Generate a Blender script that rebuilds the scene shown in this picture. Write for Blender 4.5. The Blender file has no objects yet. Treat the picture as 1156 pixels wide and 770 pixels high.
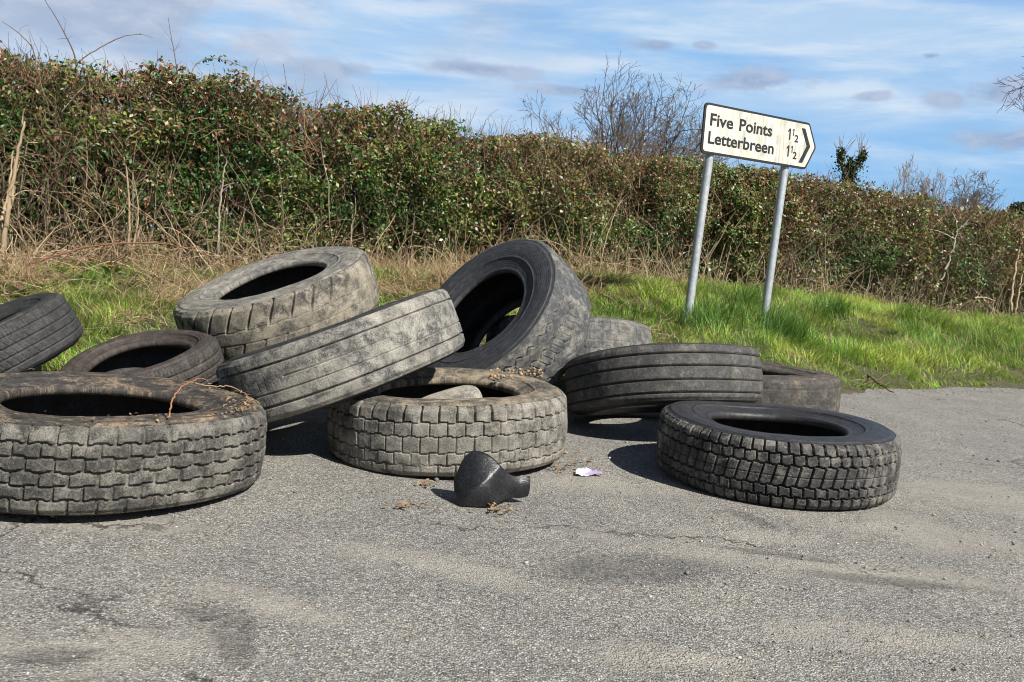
import bpy, math, random
import numpy as np
from mathutils import Vector, Matrix
R_ = math.radians
rng = np.random.default_rng(11)
random.seed(11)
sc = bpy.context.scene
COL = sc.collection

# ------------------------------------------------------------------ camera
cam_d = bpy.data.cameras.new('camera'); cam = bpy.data.objects.new('camera', cam_d); COL.objects.link(cam)
cam_d.sensor_width = 36.0; cam_d.lens = 36.0 * 1000 / 1156
cam_d.clip_start = 0.05; cam_d.clip_end = 3000
CAM_H = 0.83
_th, _ro = R_(5.58), R_(4.0)
_F = Vector((0, math.cos(_th), -math.sin(_th))); _X = Vector((1, 0, 0)); _U = Vector((0, math.sin(_th), math.cos(_th)))
_r = _X * math.cos(_ro) + _U * math.sin(_ro); _u = _U * math.cos(_ro) - _X * math.sin(_ro)
cam.matrix_world = Matrix(((_r.x, _u.x, -_F.x, 0), (_r.y, _u.y, -_F.y, 0), (_r.z, _u.z, -_F.z, CAM_H), (0, 0, 0, 1)))
sc.camera = cam

# ------------------------------------------------------------------ light
SUN_EL = R_(43); SUN_AZ = math.atan2(0.72, -0.69)          # clockwise from +Y
sun_dir = Vector((math.sin(SUN_AZ) * math.cos(SUN_EL), math.cos(SUN_AZ) * math.cos(SUN_EL), math.sin(SUN_EL)))
sl = bpy.data.lights.new('sun', 'SUN'); sl.energy = 5.0; sl.angle = R_(0.53); sl.color = (1.0, 0.955, 0.88)
so = bpy.data.objects.new('sun', sl); COL.objects.link(so)
so.rotation_euler = sun_dir.to_track_quat('Z', 'Y').to_euler(); so.location = (6, -6, 12)
sc.view_settings.view_transform = 'Standard'; sc.view_settings.look = 'None'
sc.view_settings.gamma = 1.0; sc.view_settings.use_curve_mapping = False
sc.view_settings.exposure = 0.62
sc.cycles.pixel_filter_type = 'BLACKMAN_HARRIS'; sc.cycles.filter_width = 1.05

class NT:
    """tiny node tree builder"""
    def __init__(s, tree): s.t = tree; s.n = tree.nodes; s.l = tree.links
    def add(s, typ, **kw):
        nd = s.n.new(typ)
        for k, v in kw.items(): setattr(nd, k, v)
        return nd
    def link(s, a, b): s.l.new(a, b)
    def val(s, sock, v):
        if hasattr(v, 'is_linked') or isinstance(v, bpy.types.NodeSocket): s.l.new(v, sock)
        else: sock.default_value = v
    def math(s, op, a, b=0.0, c=None, clamp=False):
        nd = s.add('ShaderNodeMath', operation=op); nd.use_clamp = clamp
        s.val(nd.inputs[0], a); s.val(nd.inputs[1], b)
        if c is not None: s.val(nd.inputs[2], c)
        return nd.outputs[0]
    def step(s, x, lo, hi, smooth=True):
        nd = s.add('ShaderNodeMapRange'); nd.interpolation_type = 'SMOOTHSTEP' if smooth else 'LINEAR'; nd.clamp = True
        s.val(nd.inputs[0], x); nd.inputs[1].default_value = lo; nd.inputs[2].default_value = hi
        return nd.outputs[0]
    def noise(s, vec, scale, detail=4, rough=0.55, dist=0.0, dims='3D'):
        nd = s.add('ShaderNodeTexNoise'); nd.noise_dimensions = dims
        if vec is not None: s.l.new(vec, nd.inputs['Vector'])
        nd.inputs['Scale'].default_value = scale; nd.inputs['Detail'].default_value = detail
        nd.inputs['Roughness'].default_value = rough; nd.inputs['Distortion'].default_value = dist
        return nd.outputs['Fac']
    def voro(s, vec, scale, feature='F1', out='Distance', rand=1.0):
        nd = s.add('ShaderNodeTexVoronoi'); nd.feature = feature
        s.l.new(vec, nd.inputs['Vector']); nd.inputs['Scale'].default_value = scale; nd.inputs['Randomness'].default_value = rand
        return nd.outputs[out]
    def mix(s, f, a, b, blend='MIX'):
        nd = s.add('ShaderNodeMix'); nd.data_type = 'RGBA'; nd.blend_type = blend
        s.val(nd.inputs[0], f)
        for i, v in ((6, a), (7, b)):
            if isinstance(v, (tuple, list)): nd.inputs[i].default_value = (*v[:3], 1)
            else: s.l.new(v, nd.inputs[i])
        return nd.outputs[2]
    def mapping(s, vec, scale=(1, 1, 1), loc=(0, 0, 0), rot=(0, 0, 0)):
        nd = s.add('ShaderNodeMapping'); s.l.new(vec, nd.inputs[0])
        nd.inputs['Scale'].default_value = scale; nd.inputs['Location'].default_value = loc; nd.inputs['Rotation'].default_value = rot
        return nd.outputs[0]
    def bump(s, h, strength, distance, normal=None):
        nd = s.add('ShaderNodeBump'); s.l.new(h, nd.inputs['Height'])
        nd.inputs['Strength'].default_value = strength; nd.inputs['Distance'].default_value = distance
        if normal is not None: s.l.new(normal, nd.inputs['Normal'])
        return nd.outputs['Normal']

# ------------------------------------------------------------------ sky
world = bpy.data.worlds.new('World'); sc.world = world; world.use_nodes = True
w = NT(world.node_tree); w.n.clear()
wo = w.add('ShaderNodeOutputWorld'); bg = w.add('ShaderNodeBackground'); bg.inputs['Strength'].default_value = 0.1
sky = w.add('ShaderNodeTexSky', sky_type='NISHITA'); sky.sun_disc = False
sky.sun_elevation = SUN_EL; sky.sun_rotation = SUN_AZ; sky.air_density = 1.0; sky.dust_density = 0.6; sky.ozone_density = 1.6
tc = w.add('ShaderNodeTexCoord'); sep = w.add('ShaderNodeSeparateXYZ'); w.link(tc.outputs['Generated'], sep.inputs[0])
az = w.math('ARCTAN2', sep.outputs[0], sep.outputs[1])
el = w.math('ARCSINE', sep.outputs[2])
comb = w.add('ShaderNodeCombineXYZ'); w.link(az, comb.inputs[0]); w.link(el, comb.inputs[1]); AE = comb.outputs[0]
warp = w.noise(AE, 9, 5, 0.55)
# thin high veil, drawn out in streaks
st1 = w.noise(w.mapping(AE, (2.2, 13, 1), (0.3, 0, 0), (0, 0, R_(-5))), 1.0, 6, 0.55, 0.6)
st2 = w.noise(w.mapping(AE, (5, 30, 1), (7, 2, 0), (0, 0, R_(-8))), 1.0, 5, 0.6, 0.3)
veil = w.math('ADD', w.math('MULTIPLY', st1, 0.72), w.math('MULTIPLY', st2, 0.28))
# clearer towards the right and near the horizon there
clear = w.step(w.math('SUBTRACT', az, w.math('MULTIPLY', el, 1.1)), -0.05, 0.55)
top_clear = w.math('MULTIPLY', w.step(el, 0.245, 0.33), w.step(az, 0.12, 0.4))
veil = w.math('SUBTRACT', veil, w.math('ADD', w.math('MULTIPLY', clear, 0.10), w.math('MULTIPLY', top_clear, 0.2)))
veilf = w.step(veil, 0.30, 0.60)
BLUE = w.mix(w.math('MULTIPLY', top_clear, .8), w.mix(0.8, sky.outputs[0], (1.55, 3.7, 6.7)), (1.2, 2.5, 5.4))
skyc = w.mix(w.math('MULTIPLY', veilf, 0.86), BLUE, w.mix(w.step(st2, .42, .68), (3.7, 5.0, 6.6), (5.2, 6.0, 6.9)))
# broken grey-white bank on the left
bank_m = w.math('MULTIPLY', w.step(az, 0.14, -0.32), w.step(el, 0.10, 0.2))
bank_n = w.noise(w.mapping(AE, (5, 11, 1), (2, 5, 0), (0, 0, R_(-10))), 1.0, 7, 0.58, 0.4)
bank = w.math('MULTIPLY', bank_m, w.step(bank_n, 0.36, 0.56))
bank_c = w.mix(w.step(w.noise(w.mapping(AE, (6, 14, 1), (9, 1, 0)), 1.0, 6, 0.6), 0.38, 0.62), (2.9, 3.5, 4.7), (4.9, 5.2, 5.9))
skyc = w.mix(w.math('MULTIPLY', bank, 0.85), skyc, bank_c)
# small separate grey clouds (azimuth, elevation, half width, half height) in degrees
blobs = [(27.4, 10.8, 2.3, 0.85), (24.6, 10.4, 1.3, 0.5), (29.6, 9.9, 1.7, 0.45), (28.3, 8.2, 3.6, 0.75), (30.6, 7.5, 1.1, 0.4),
         (13.6, 11.4, 3.6, 0.8), (7.7, 13.3, 1.7, 0.4), (0.8, 16.0, 1.4, 0.35), (-7.2, 15.2, 1.0, 0.35), (20.6, 10.6, 1.1, 0.3),
         (-3.5, 11.3, 4.4, 0.5), (-12.5, 10.5, 3.0, 0.5), (2.5, 10.4, 2.6, 0.4), (10.6, 13.4, 0.9, 0.3), (23.6, 12.8, 0.8, 0.25)]
tot = None
for (a0, e0, wa, we) in blobs:
    dx = w.math('DIVIDE', w.math('SUBTRACT', az, R_(a0)), R_(wa)); dy = w.math('DIVIDE', w.math('SUBTRACT', el, R_(e0)), R_(we))
    d = w.math('SQRT', w.math('ADD', w.math('MULTIPLY', dx, dx), w.math('MULTIPLY', dy, dy)))
    tot = d if tot is None else w.math('MINIMUM', tot, d)
cn = w.noise(w.mapping(AE, (17, 30, 1)), 1.0, 8, 0.62, 0.3)
cf = w.step(w.math('ADD', tot, w.math('MULTIPLY', w.math('SUBTRACT', cn, 0.5), 3.6)), 1.2, 0.25)
skyc = w.mix(w.math('MULTIPLY', cf, 0.9), skyc, w.mix(w.step(cn, .35, .65), (3.4, 4.1, 5.4), (2.0, 2.75, 4.2)))
# veil thins to clear blue out of view, dimmed there to cut fill light
away = w.step(w.math('ABSOLUTE', az), 0.85, 1.3)
skyc = w.mix(w.math('MAXIMUM', w.step(el, 0.36, 0.55), away), skyc, w.mix(1.0, sky.outputs[0], (.52, .52, .52), 'MULTIPLY'))
w.link(w.mix(1.0, skyc, (.89, .885, .88), 'MULTIPLY'), bg.inputs['Color']); w.link(bg.outputs[0], wo.inputs['Surface'])

# ------------------------------------------------------------------ helpers
def tag(o, label=None, cat=None, group=None, kind=None):
    if label: o['label'] = label
    if cat: o['category'] = cat
    if group: o['group'] = group
    if kind: o['kind'] = kind
    return o
def link(name, me, mat=None, parent=None, smooth=True):
    o = bpy.data.objects.new(name, me); COL.objects.link(o)
    if mat is not None: me.materials.append(mat)
    if parent is not None: o.parent = parent
    if smooth: me.polygons.foreach_set('use_smooth', np.ones(len(me.polygons), bool))
    return o
def mesh_np(name, V, faces, cols=None):
    """V (n,3); faces list of int arrays (m,3) or (m,4); cols (n,3) real surface colours"""
    me = bpy.data.meshes.new(name); V = np.ascontiguousarray(V, np.float32)
    faces = [np.asarray(f, np.int32) for f in faces if len(f)]
    me.vertices.add(len(V)); me.vertices.foreach_set('co', V.ravel())
    idx = np.concatenate([f.ravel() for f in faces]); cnt = np.concatenate([np.full(len(f), f.shape[1], np.int32) for f in faces])
    me.loops.add(len(idx)); me.loops.foreach_set('vertex_index', idx)
    me.polygons.add(len(cnt)); st = np.zeros(len(cnt), np.int32); st[1:] = np.cumsum(cnt)[:-1]
    me.polygons.foreach_set('loop_start', st); me.polygons.foreach_set('loop_total', cnt)
    me.update(calc_edges=True)
    if cols is not None:
        a = me.attributes.new('Col', 'FLOAT_COLOR', 'POINT')
        c4 = np.ones((len(V), 4), np.float32); c4[:, :3] = cols; a.data.foreach_set('color', c4.ravel())
    return me
def empty(name, loc=(0, 0, 0), mat=None):
    o = bpy.data.objects.new(name, None); COL.objects.link(o); o.empty_display_size = 0.1
    if mat is not None: o.matrix_world = mat
    else: o.location = loc
    return o
def grid_faces(nu, nv, wrap=False):
    i = np.arange(nu if wrap else nu - 1); j = np.arange(nv - 1)
    I, J = np.meshgrid(i, j, indexing='ij'); I2 = (I + 1) % nu
    return np.stack([I * nv + J, I2 * nv + J, I2 * nv + J + 1, I * nv + J + 1], -1).reshape(-1, 4)
def tubes(P, Rad, sides=4, cap=False):
    """P (n,k,3) polylines, Rad (n,k) radii -> V, faces"""
    n, k, _ = P.shape
    T = np.empty_like(P); T[:, 1:-1] = P[:, 2:] - P[:, :-2]; T[:, 0] = P[:, 1] - P[:, 0]; T[:, -1] = P[:, -1] - P[:, -2]
    T /= np.linalg.norm(T, axis=-1, keepdims=True) + 1e-9
    ref = np.where(np.abs(T[..., 2:3]) < 0.9, np.array([0, 0, 1.0]), np.array([1.0, 0, 0]))
    A = np.cross(T, ref); A /= np.linalg.norm(A, axis=-1, keepdims=True) + 1e-9; B = np.cross(T, A)
    an = np.arange(sides) * 2 * np.pi / sides
    V = P[:, :, None] + Rad[:, :, None, None] * (A[:, :, None] * np.cos(an)[:, None] + B[:, :, None] * np.sin(an)[:, None])
    base = (np.arange(n) * k * sides)[:, None, None]
    i = np.arange(k - 1)[None, :, None]; j = np.arange(sides)[None, None, :]; j2 = (j + 1) % sides
    f = np.stack([base + i * sides + j, base + i * sides + j2, base + (i + 1) * sides + j2, base + (i + 1) * sides + j], -1).reshape(-1, 4)
    return V.reshape(-1, 3), f
def hashv(ix, iy, iz, seed):
    h = (ix * 374761393 + iy * 668265263 + iz * 2147483647 + seed * 974711) & 0xFFFFFFFF
    h = ((h ^ (h >> 13)) * 1274126177) & 0xFFFFFFFF
    return ((h ^ (h >> 16)) & 0xFFFFFF) / float(0xFFFFFF)
def vnoise(x, y, z=None, seed=0):
    x = np.asarray(x, float); y = np.asarray(y, float); z = np.zeros_like(x) if z is None else np.asarray(z, float)
    ix, iy, iz = (np.floor(a).astype(np.int64) for a in (x, y, z)); fx, fy, fz = x - ix, y - iy, z - iz
    fx, fy, fz = (a * a * (3 - 2 * a) for a in (fx, fy, fz)); o = 0
    for dx in (0, 1):
        for dy in (0, 1):
            for dz in (0, 1):
                o = o + hashv(ix + dx, iy + dy, iz + dz, seed) * (fx if dx else 1 - fx) * (fy if dy else 1 - fy) * (fz if dz else 1 - fz)
    return o
def fbm(x, y, z=None, seed=0, oct=4):
    o = 0; a = 0.5; t = 0
    for k in range(oct):
        o = o + a * vnoise(np.asarray(x) * 2 ** k, np.asarray(y) * 2 ** k, None if z is None else np.asarray(z) * 2 ** k, seed + k); t += a; a *= 0.5
    return o / t
def new_mat(name):
    m = bpy.data.materials.new(name); m.use_nodes = True; t = NT(m.node_tree); t.n.clear()
    out = t.add('ShaderNodeOutputMaterial'); b = t.add('ShaderNodeBsdfPrincipled'); t.link(b.outputs[0], out.inputs[0])
    return m, t, b, out
def plain(name, col, rough=0.6, metal=0.0, var=0.25, scale=30, bump=0.0):
    m, t, b, out = new_mat(name); tcn = t.add('ShaderNodeTexCoord'); ob = tcn.outputs['Object']
    n = t.noise(ob, scale, 6, 0.6)
    c = t.mix(t.step(n, 0.3, 0.7), tuple(x * (1 - var) for x in col), tuple(min(1, x * (1 + var)) for x in col))
    t.link(c, b.inputs['Base Color']); b.inputs['Roughness'].default_value = rough; b.inputs['Metallic'].default_value = metal
    if bump: t.link(t.bump(n, 0.6, bump), b.inputs['Normal'])
    return m
def attr_mat(name, rough=0.6, transl=0.0, spec=0.4):
    m, t, b, out = new_mat(name); a = t.add('ShaderNodeAttribute'); a.attribute_name = 'Col'
    t.link(a.outputs['Color'], b.inputs['Base Color']); b.inputs['Roughness'].default_value = rough
    b.inputs['Specular IOR Level'].default_value = spec
    if transl:
        tr = t.add('ShaderNodeBsdfTranslucent'); t.link(a.outputs['Color'], tr.inputs[0])
        mx = t.add('ShaderNodeMixShader'); mx.inputs[0].default_value = transl
        t.link(b.outputs[0], mx.inputs[1]); t.link(tr.outputs[0], mx.inputs[2]); t.link(mx.outputs[0], out.inputs[0])
    return m

# ------------------------------------------------------------------ lie of the land
E0 = np.array([2.48, 6.5]); DV = np.array([.849, .528]); NV = np.array([-.528, .849])
def ts(x, y):
    x = np.asarray(x, float); y = np.asarray(y, float)
    return (x - E0[0]) * DV[0] + (y - E0[1]) * DV[1], (x - E0[0]) * NV[0] + (y - E0[1]) * NV[1]
def xy(t, s): return E0[0] + t * DV[0] + s * NV[0], E0[1] + t * DV[1] + s * NV[1]
def rise(t): return np.interp(t, [-6, -3, 0, 1.2, 3.8, 6.3, 10, 20], [.44, .46, .58, .58, .50, .33, .24, .22])
def verge_z(t, s):
    q = np.clip((np.asarray(s, float) - .05) / 4.2, 0, 1)
    k = np.clip((np.asarray(t, float) + 3.6) / 2.6, 0, 1); k = k * k * (3 - 2 * k)
    z = rise(t) * (1 - (1 - q) ** (1.12 + 1.25 * k))
    z = z + (fbm(np.asarray(t) * 1.1, np.asarray(s) * 1.1, None, 3) - .5) * .22 * np.clip(np.asarray(s) / 1.2, 0, 1)
    return z
def edge_s(t): return (fbm(np.asarray(t) * 2.3, np.asarray(t) * 0 + 4, None, 21) - .5) * .50     # wandering grass edge

# ------------------------------------------------------------------ road
m, t, b, out = new_mat('worn_asphalt')
g = t.add('ShaderNodeTexCoord').outputs['Object']
wv = t.add('ShaderNodeVectorMath', operation='ADD'); nz = t.add('ShaderNodeTexNoise'); t.link(g, nz.inputs['Vector']); nz.inputs['Scale'].default_value = 40
wsc = t.add('ShaderNodeVectorMath', operation='SCALE'); t.link(nz.outputs['Color'], wsc.inputs[0]); wsc.inputs['Scale'].default_value = .012
t.link(g, wv.inputs[0]); t.link(wsc.outputs[0], wv.inputs[1]); gw = wv.outputs[0]
vo = t.add('ShaderNodeTexVoronoi'); t.link(gw, vo.inputs['Vector']); vo.inputs['Scale'].default_value = 185
vo2 = t.add('ShaderNodeTexVoronoi'); t.link(gw, vo2.inputs['Vector']); vo2.inputs['Scale'].default_value = 240
sp = t.add('ShaderNodeSeparateColor'); t.link(vo.outputs['Color'], sp.inputs[0])
sp2 = t.add('ShaderNodeSeparateColor'); t.link(vo2.outputs['Color'], sp2.inputs[0])
stone = t.mix(t.step(sp.outputs[0], 0.05, 0.95, False), (.092, .093, .088), (.48, .475, .45))
stone = t.mix(t.step(sp.outputs[1], 0.80, 0.97), stone, (.30, .245, .17))
binder = t.mix(sp2.outputs[0], (.05, .049, .046), (.26, .252, .232))
gap = t.step(vo.outputs['Distance'], 0.36, 0.62)
col = t.mix(t.math('MULTIPLY', gap, .85), stone, binder)
fine = t.mix(sp2.outputs[1], (.13, .125, .115), (.42, .395, .345))
big = t.noise(g, 0.9, 6, 0.62, 0.6); big2 = t.noise(t.mapping(g, (1, 1, 1), (5, 3, 0)), 3.4, 9, 0.68, 0.5)
# silt lying in hollows, laid off in the places the photograph shows it
def blob(cx_, cy_, rx, ry, rot=0.0):
    mp = t.mapping(g, (1 / rx, 1 / ry, 0), (0, 0, 0)); 
    sx = t.add('ShaderNodeVectorMath', operation='SUBTRACT'); t.link(g, sx.inputs[0]); sx.inputs[1].default_value = (cx_, cy_, 0)
    rt = t.add('ShaderNodeMapping'); rt.vector_type = 'POINT'; t.link(sx.outputs[0], rt.inputs[0]); rt.inputs['Rotation'].default_value = (0, 0, -rot)
    s2 = t.add('ShaderNodeVectorMath', operation='MULTIPLY'); t.link(rt.outputs[0], s2.inputs[0]); s2.inputs[1].default_value = (1 / rx, 1 / ry, 0)
    ln = t.add('ShaderNodeVectorMath', operation='LENGTH'); t.link(s2.outputs[0], ln.inputs[0])
    return ln.outputs['Value']
def ground_at(px, py):
    d = _F + _r * ((px - 578) / 1000) - _u * ((py - 385) / 1000)
    k = -CAM_H / d.z
    return d.x * k, d.y * k
def soft(bl, amt=2.4): return t.step(t.math('ADD', bl, t.math('MULTIPLY', t.math('SUBTRACT', big2, .5), amt * 2)), 1.15, .35)
silt = None
for (px, py, rx, ry, ro_) in [(130, 735, .34, .12, .1), (330, 690, .42, .07, -.35), (500, 640, .4, .08, -.3), (930, 640, .7, .12, -.15), (1040, 600, .5, .2, -.3), (850, 605, .26, .10, 0),
                              (680, 545, .5, .16, .2), (790, 745, .3, .07, .1), (1010, 720, .4, .09, .05), (90, 590, .35, .1, 0), (1120, 560, .5, .25, 0)]:
    x0, y0 = ground_at(px, py); k_ = soft(blob(x0, y0, rx, ry, ro_)); silt = k_ if silt is None else t.math('MAXIMUM', silt, k_)
silt = t.math('MAXIMUM', silt, t.math('MULTIPLY', t.step(big, .56, .72), .8))
siltf = t.math('MULTIPLY', silt, t.step(t.noise(g, 60, 4, .6), .22, .56))
siltc = t.mix(t.noise(g, 7, 5, .6), (.31, .285, .24), (.49, .46, .40))
siltc = t.mix(.5, siltc, fine)
lodge = t.math('MULTIPLY', siltf, t.math('ADD', .30, t.math('MULTIPLY', t.math('MAXIMUM', gap, t.step(sp.outputs[2], .52, .60)), .62)))
col = t.mix(lodge, col, siltc)
dark = None
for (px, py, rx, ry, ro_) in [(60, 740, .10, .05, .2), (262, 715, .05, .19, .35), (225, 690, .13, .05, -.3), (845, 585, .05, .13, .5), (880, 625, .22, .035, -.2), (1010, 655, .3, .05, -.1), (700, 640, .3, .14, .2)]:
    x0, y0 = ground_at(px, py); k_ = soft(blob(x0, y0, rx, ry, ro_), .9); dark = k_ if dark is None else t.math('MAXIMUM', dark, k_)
ve = t.add('ShaderNodeTexVoronoi', feature='DISTANCE_TO_EDGE'); wv2 = t.add('ShaderNodeVectorMath', operation='ADD'); nz2 = t.add('ShaderNodeTexNoise'); t.link(g, nz2.inputs['Vector']); nz2.inputs['Scale'].default_value = 3.5; nz2.inputs['Detail'].default_value = 8; nz2.inputs['Roughness'].default_value = .65
ws2 = t.add('ShaderNodeVectorMath', operation='SCALE'); t.link(nz2.outputs['Color'], ws2.inputs[0]); ws2.inputs['Scale'].default_value = .5; t.link(g, wv2.inputs[0]); t.link(ws2.outputs[0], wv2.inputs[1])
t.link(wv2.outputs[0], ve.inputs['Vector']); ve.inputs['Scale'].default_value = .62
crack = t.math('MULTIPLY', t.step(ve.outputs['Distance'], .006, .0015), t.step(t.noise(t.mapping(g, (1, 1, 1), (3, 8, 0)), 1.4, 4, .6), .47, .56))
col = t.mix(t.math('MULTIPLY', crack, .8), col, (.035, .032, .028))
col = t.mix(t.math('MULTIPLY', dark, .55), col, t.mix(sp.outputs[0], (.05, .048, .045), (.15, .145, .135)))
tone = t.mix(t.step(big2, .3, .7), (.84, .84, .85), (1.08, 1.06, 1.02))
col = t.mix(1.0, col, tone, 'MULTIPLY')
t.link(col, b.inputs['Base Color']); b.inputs['Roughness'].default_value = .88; b.inputs['Specular IOR Level'].default_value = .25
hgt = t.math('ADD', t.math('MULTIPLY', t.math('SUBTRACT', 1.0, vo.outputs['Distance']), .006), t.math('MULTIPLY', vo2.outputs['Distance'], -.0018))
hgt = t.math('SUBTRACT', hgt, t.math('MULTIPLY', lodge, .003))
bmp = t.add('ShaderNodeBump'); t.link(hgt, bmp.inputs['Height']); bmp.inputs['Strength'].default_value = .62; bmp.inputs['Distance'].default_value = 1.0
h2 = t.math('ADD', t.math('MULTIPLY', big2, .022), t.math('ADD', t.math('MULTIPLY', dark, -.02), t.math('MULTIPLY', crack, -.006)))
t.link(t.bump(h2, .7, .6, bmp.outputs[0]), b.inputs['Normal'])
M_ROAD = m
nt_, ns_ = 241, 61
tt = np.concatenate([np.linspace(-70, -9, 30), np.linspace(-8.8, 12, 181), np.linspace(13, 90, 30)]); ss = np.concatenate([np.linspace(.75, -8, 46), np.linspace(-8.5, -16, 15)])
T, S = np.meshgrid(tt, ss, indexing='ij'); x, y = xy(T, S)
z = (fbm(x * .9, y * .9, None, 8) - .5) * .012 - np.clip(S, 0, 1) * .02
road = link('road', mesh_np('road', np.stack([x, y, z], -1).reshape(-1, 3), [grid_faces(nt_, ns_)[:, ::-1]]), M_ROAD)
tag(road, 'grey worn asphalt road with pale silt patches', 'road', kind='structure')

# verge and fields behind it, one sheet out to the horizon
m, t, b, out = new_mat('verge_soil'); g = t.add('ShaderNodeTexCoord').outputs['Object']
c = t.mix(t.step(t.noise(g, 14, 6, .65), .35, .65), (.035, .05, .014), (.10, .085, .045))
c = t.mix(t.step(t.noise(g, 90, 4, .6), .45, .7), c, (.17, .13, .075))
t.link(c, b.inputs['Base Color']); b.inputs['Roughness'].default_value = .95
t.link(t.bump(t.noise(g, 60, 6, .7), .8, .03), b.inputs['Normal'])
tt = np.concatenate([-np.geomspace(900, 12, 24), np.linspace(-11, 22, 150), np.geomspace(23, 900, 24)]); ss = np.concatenate([np.linspace(-.45, 5.2, 50), np.geomspace(5.6, 1200, 30)])
T, S = np.meshgrid(tt, ss, indexing='ij'); x, y = xy(T, S)
z = verge_z(T, S - edge_s(T)) + .03 * np.clip((S - edge_s(T) + .08) / .25, -1.6, 1)
z = np.where(S > 5.3, .4, z)
tag(link('verge', mesh_np('verge', np.stack([x, y, z], -1).reshape(-1, 3), [grid_faces(len(tt), len(ss))]), m), 'earth verge rising from the road to the hedge', 'verge', kind='structure')
# land on the near side of the road
x = np.array([-900, 900, 900, -900.]);
pa = [xy(-900, -15.5), xy(900, -15.5), xy(900, -900), xy(-900, -900)]
tag(link('field', mesh_np('field', np.array([(p[0], p[1], -.05) for p in pa]), [np.array([[3, 2, 1, 0]])]), m), 'field on the near side of the road', 'field', kind='structure')

# ------------------------------------------------------------------ tyres
def rubber(name, base, dust, amount, seed, rough=.72, side=None, fine=1.0, wear=.35, patch=4.0):
    m, t, b, out = new_mat(name); ob = t.add('ShaderNodeTexCoord').outputs['Object']
    if 'sidewall' in name:
        so_ = t.add('ShaderNodeSeparateXYZ'); t.link(ob, so_.inputs[0]); rad_ = t.math('SQRT', t.math('ADD', t.math('MULTIPLY', so_.outputs[0], so_.outputs[0]), t.math('MULTIPLY', so_.outputs[1], so_.outputs[1])))
        cb = t.add('ShaderNodeCombineXYZ'); t.link(t.math('DIVIDE', so_.outputs[0], t.math('MAXIMUM', rad_, .01)), cb.inputs[0]); t.link(t.math('DIVIDE', so_.outputs[1], t.math('MAXIMUM', rad_, .01)), cb.inputs[1]); t.link(t.math('MULTIPLY', rad_, 4.5), cb.inputs[2])
        vs = t.add('ShaderNodeVectorMath', operation='SCALE'); t.link(cb.outputs[0], vs.inputs[0]); vs.inputs['Scale'].default_value = .45
        rings = t.math('SINE', t.math('MULTIPLY', rad_, 520)); ob = vs.outputs[0]
    g = t.mapping(ob, (1, 1, 1), (seed * 3.1, seed * 1.7, seed * .9))
    n1 = t.noise(g, patch, 9, .7, .8); n2 = t.noise(g, 22, 8, .72, .5); n3 = t.noise(g, 150, 4, .7); n4 = t.noise(g, 260, 3, .7)
    f = t.math('ADD', t.math('MULTIPLY', n1, .46), t.math('ADD', t.math('MULTIPLY', n2, .34), t.math('MULTIPLY', n3, .20)))
    lo = .66 - amount * .34
    dm = t.step(f, lo, lo + .12)
    scuff = t.step(t.math('ADD', t.math('MULTIPLY', n2, .6), t.math('MULTIPLY', n3, .4)), .42, .62)
    worn = t.mix(scuff, base, tuple(min(1, x * (1 + 3 * wear) + .03 * wear) for x in base))
    dc = t.mix(t.step(t.noise(g, 11, 7, .7), .32, .68), tuple(x * .55 for x in dust), tuple(min(1, x * 1.15) for x in dust))
    c = t.mix(t.math('MULTIPLY', dm, .86), worn, dc)
    speck = t.step(t.noise(g, 85, 5, .75), .585, .70)
    c = t.mix(t.math('MULTIPLY', speck, .38 * fine), c, tuple(x * 1.25 for x in dust))
    c = t.mix(1.0, c, t.mix(t.step(n4, .34, .66), (.58, .58, .58), (1.3, 1.3, 1.3)), 'MULTIPLY')
    pit = t.step(t.noise(t.mapping(g, (1, 1, 1), (9, 4, 2)), 60, 6, .75), .62, .70)
    c = t.mix(t.math('MULTIPLY', pit, .7 * fine), c, tuple(x * .7 for x in base))
    t.link(c, b.inputs['Base Color'])
    r = t.math('ADD', rough, t.math('MULTIPLY', dm, .2), clamp=True); t.link(r, b.inputs['Roughness']); b.inputs['Specular IOR Level'].default_value = .35
    h = t.math('ADD', t.math('MULTIPLY', n3, .0016 * fine), t.math('ADD', t.math('MULTIPLY', n2, .0035), t.math('MULTIPLY', pit, -.001 * fine)))
    if 'sidewall' in name: h = t.math('ADD', h, t.math('MULTIPLY', rings, .00035))
    t.link(t.bump(h, .8, 1.0), b.inputs['Normal'])
    return m

def sstep(x, a, b_): 
    q = np.clip((x - a) / (b_ - a), 0, 1); return q * q * (3 - 2 * q)
def line(d, wd): return 1 - sstep(np.abs(d), wd * .36, wd * .58)      # 1 in the groove
def blocks(u, v, L, rows, pitch, gw, stag=.5, notch=0.0, slant=None, skew=None):
    """rows: v boundaries. returns groove mask"""
    g = np.zeros_like(u); n = len(rows) - 1; ph = u / pitch
    for k in range(1, n):
        sq = np.tanh(6 * np.sin(2 * np.pi * (ph + .25 * k)))
        g = np.maximum(g, line(v - rows[k] - notch * sq, gw))
    for k in range(n):
        lo, hi = rows[k], rows[k + 1]; inr = (v >= lo - notch) & (v < hi + notch)
        sl = 0 if slant is None else slant[k]
        p = (ph + stag * (k % 2) + sl * (v - (lo + hi) / 2) / pitch) % 1.0
        d = np.minimum(p, 1 - p) * pitch
        g = np.maximum(g, np.where(inr, line(d, gw if skew is None else gw * skew[k]), 0))
    global FACE
    row = np.clip(np.searchsorted(rows, v.ravel()).reshape(v.shape), 0, n)
    ids = np.floor(ph + stag * ((row - 1) % 2)).astype(np.int64)
    FACE = hashv(ids, row.astype(np.int64), row.astype(np.int64) * 0, 9)
    return g
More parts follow.
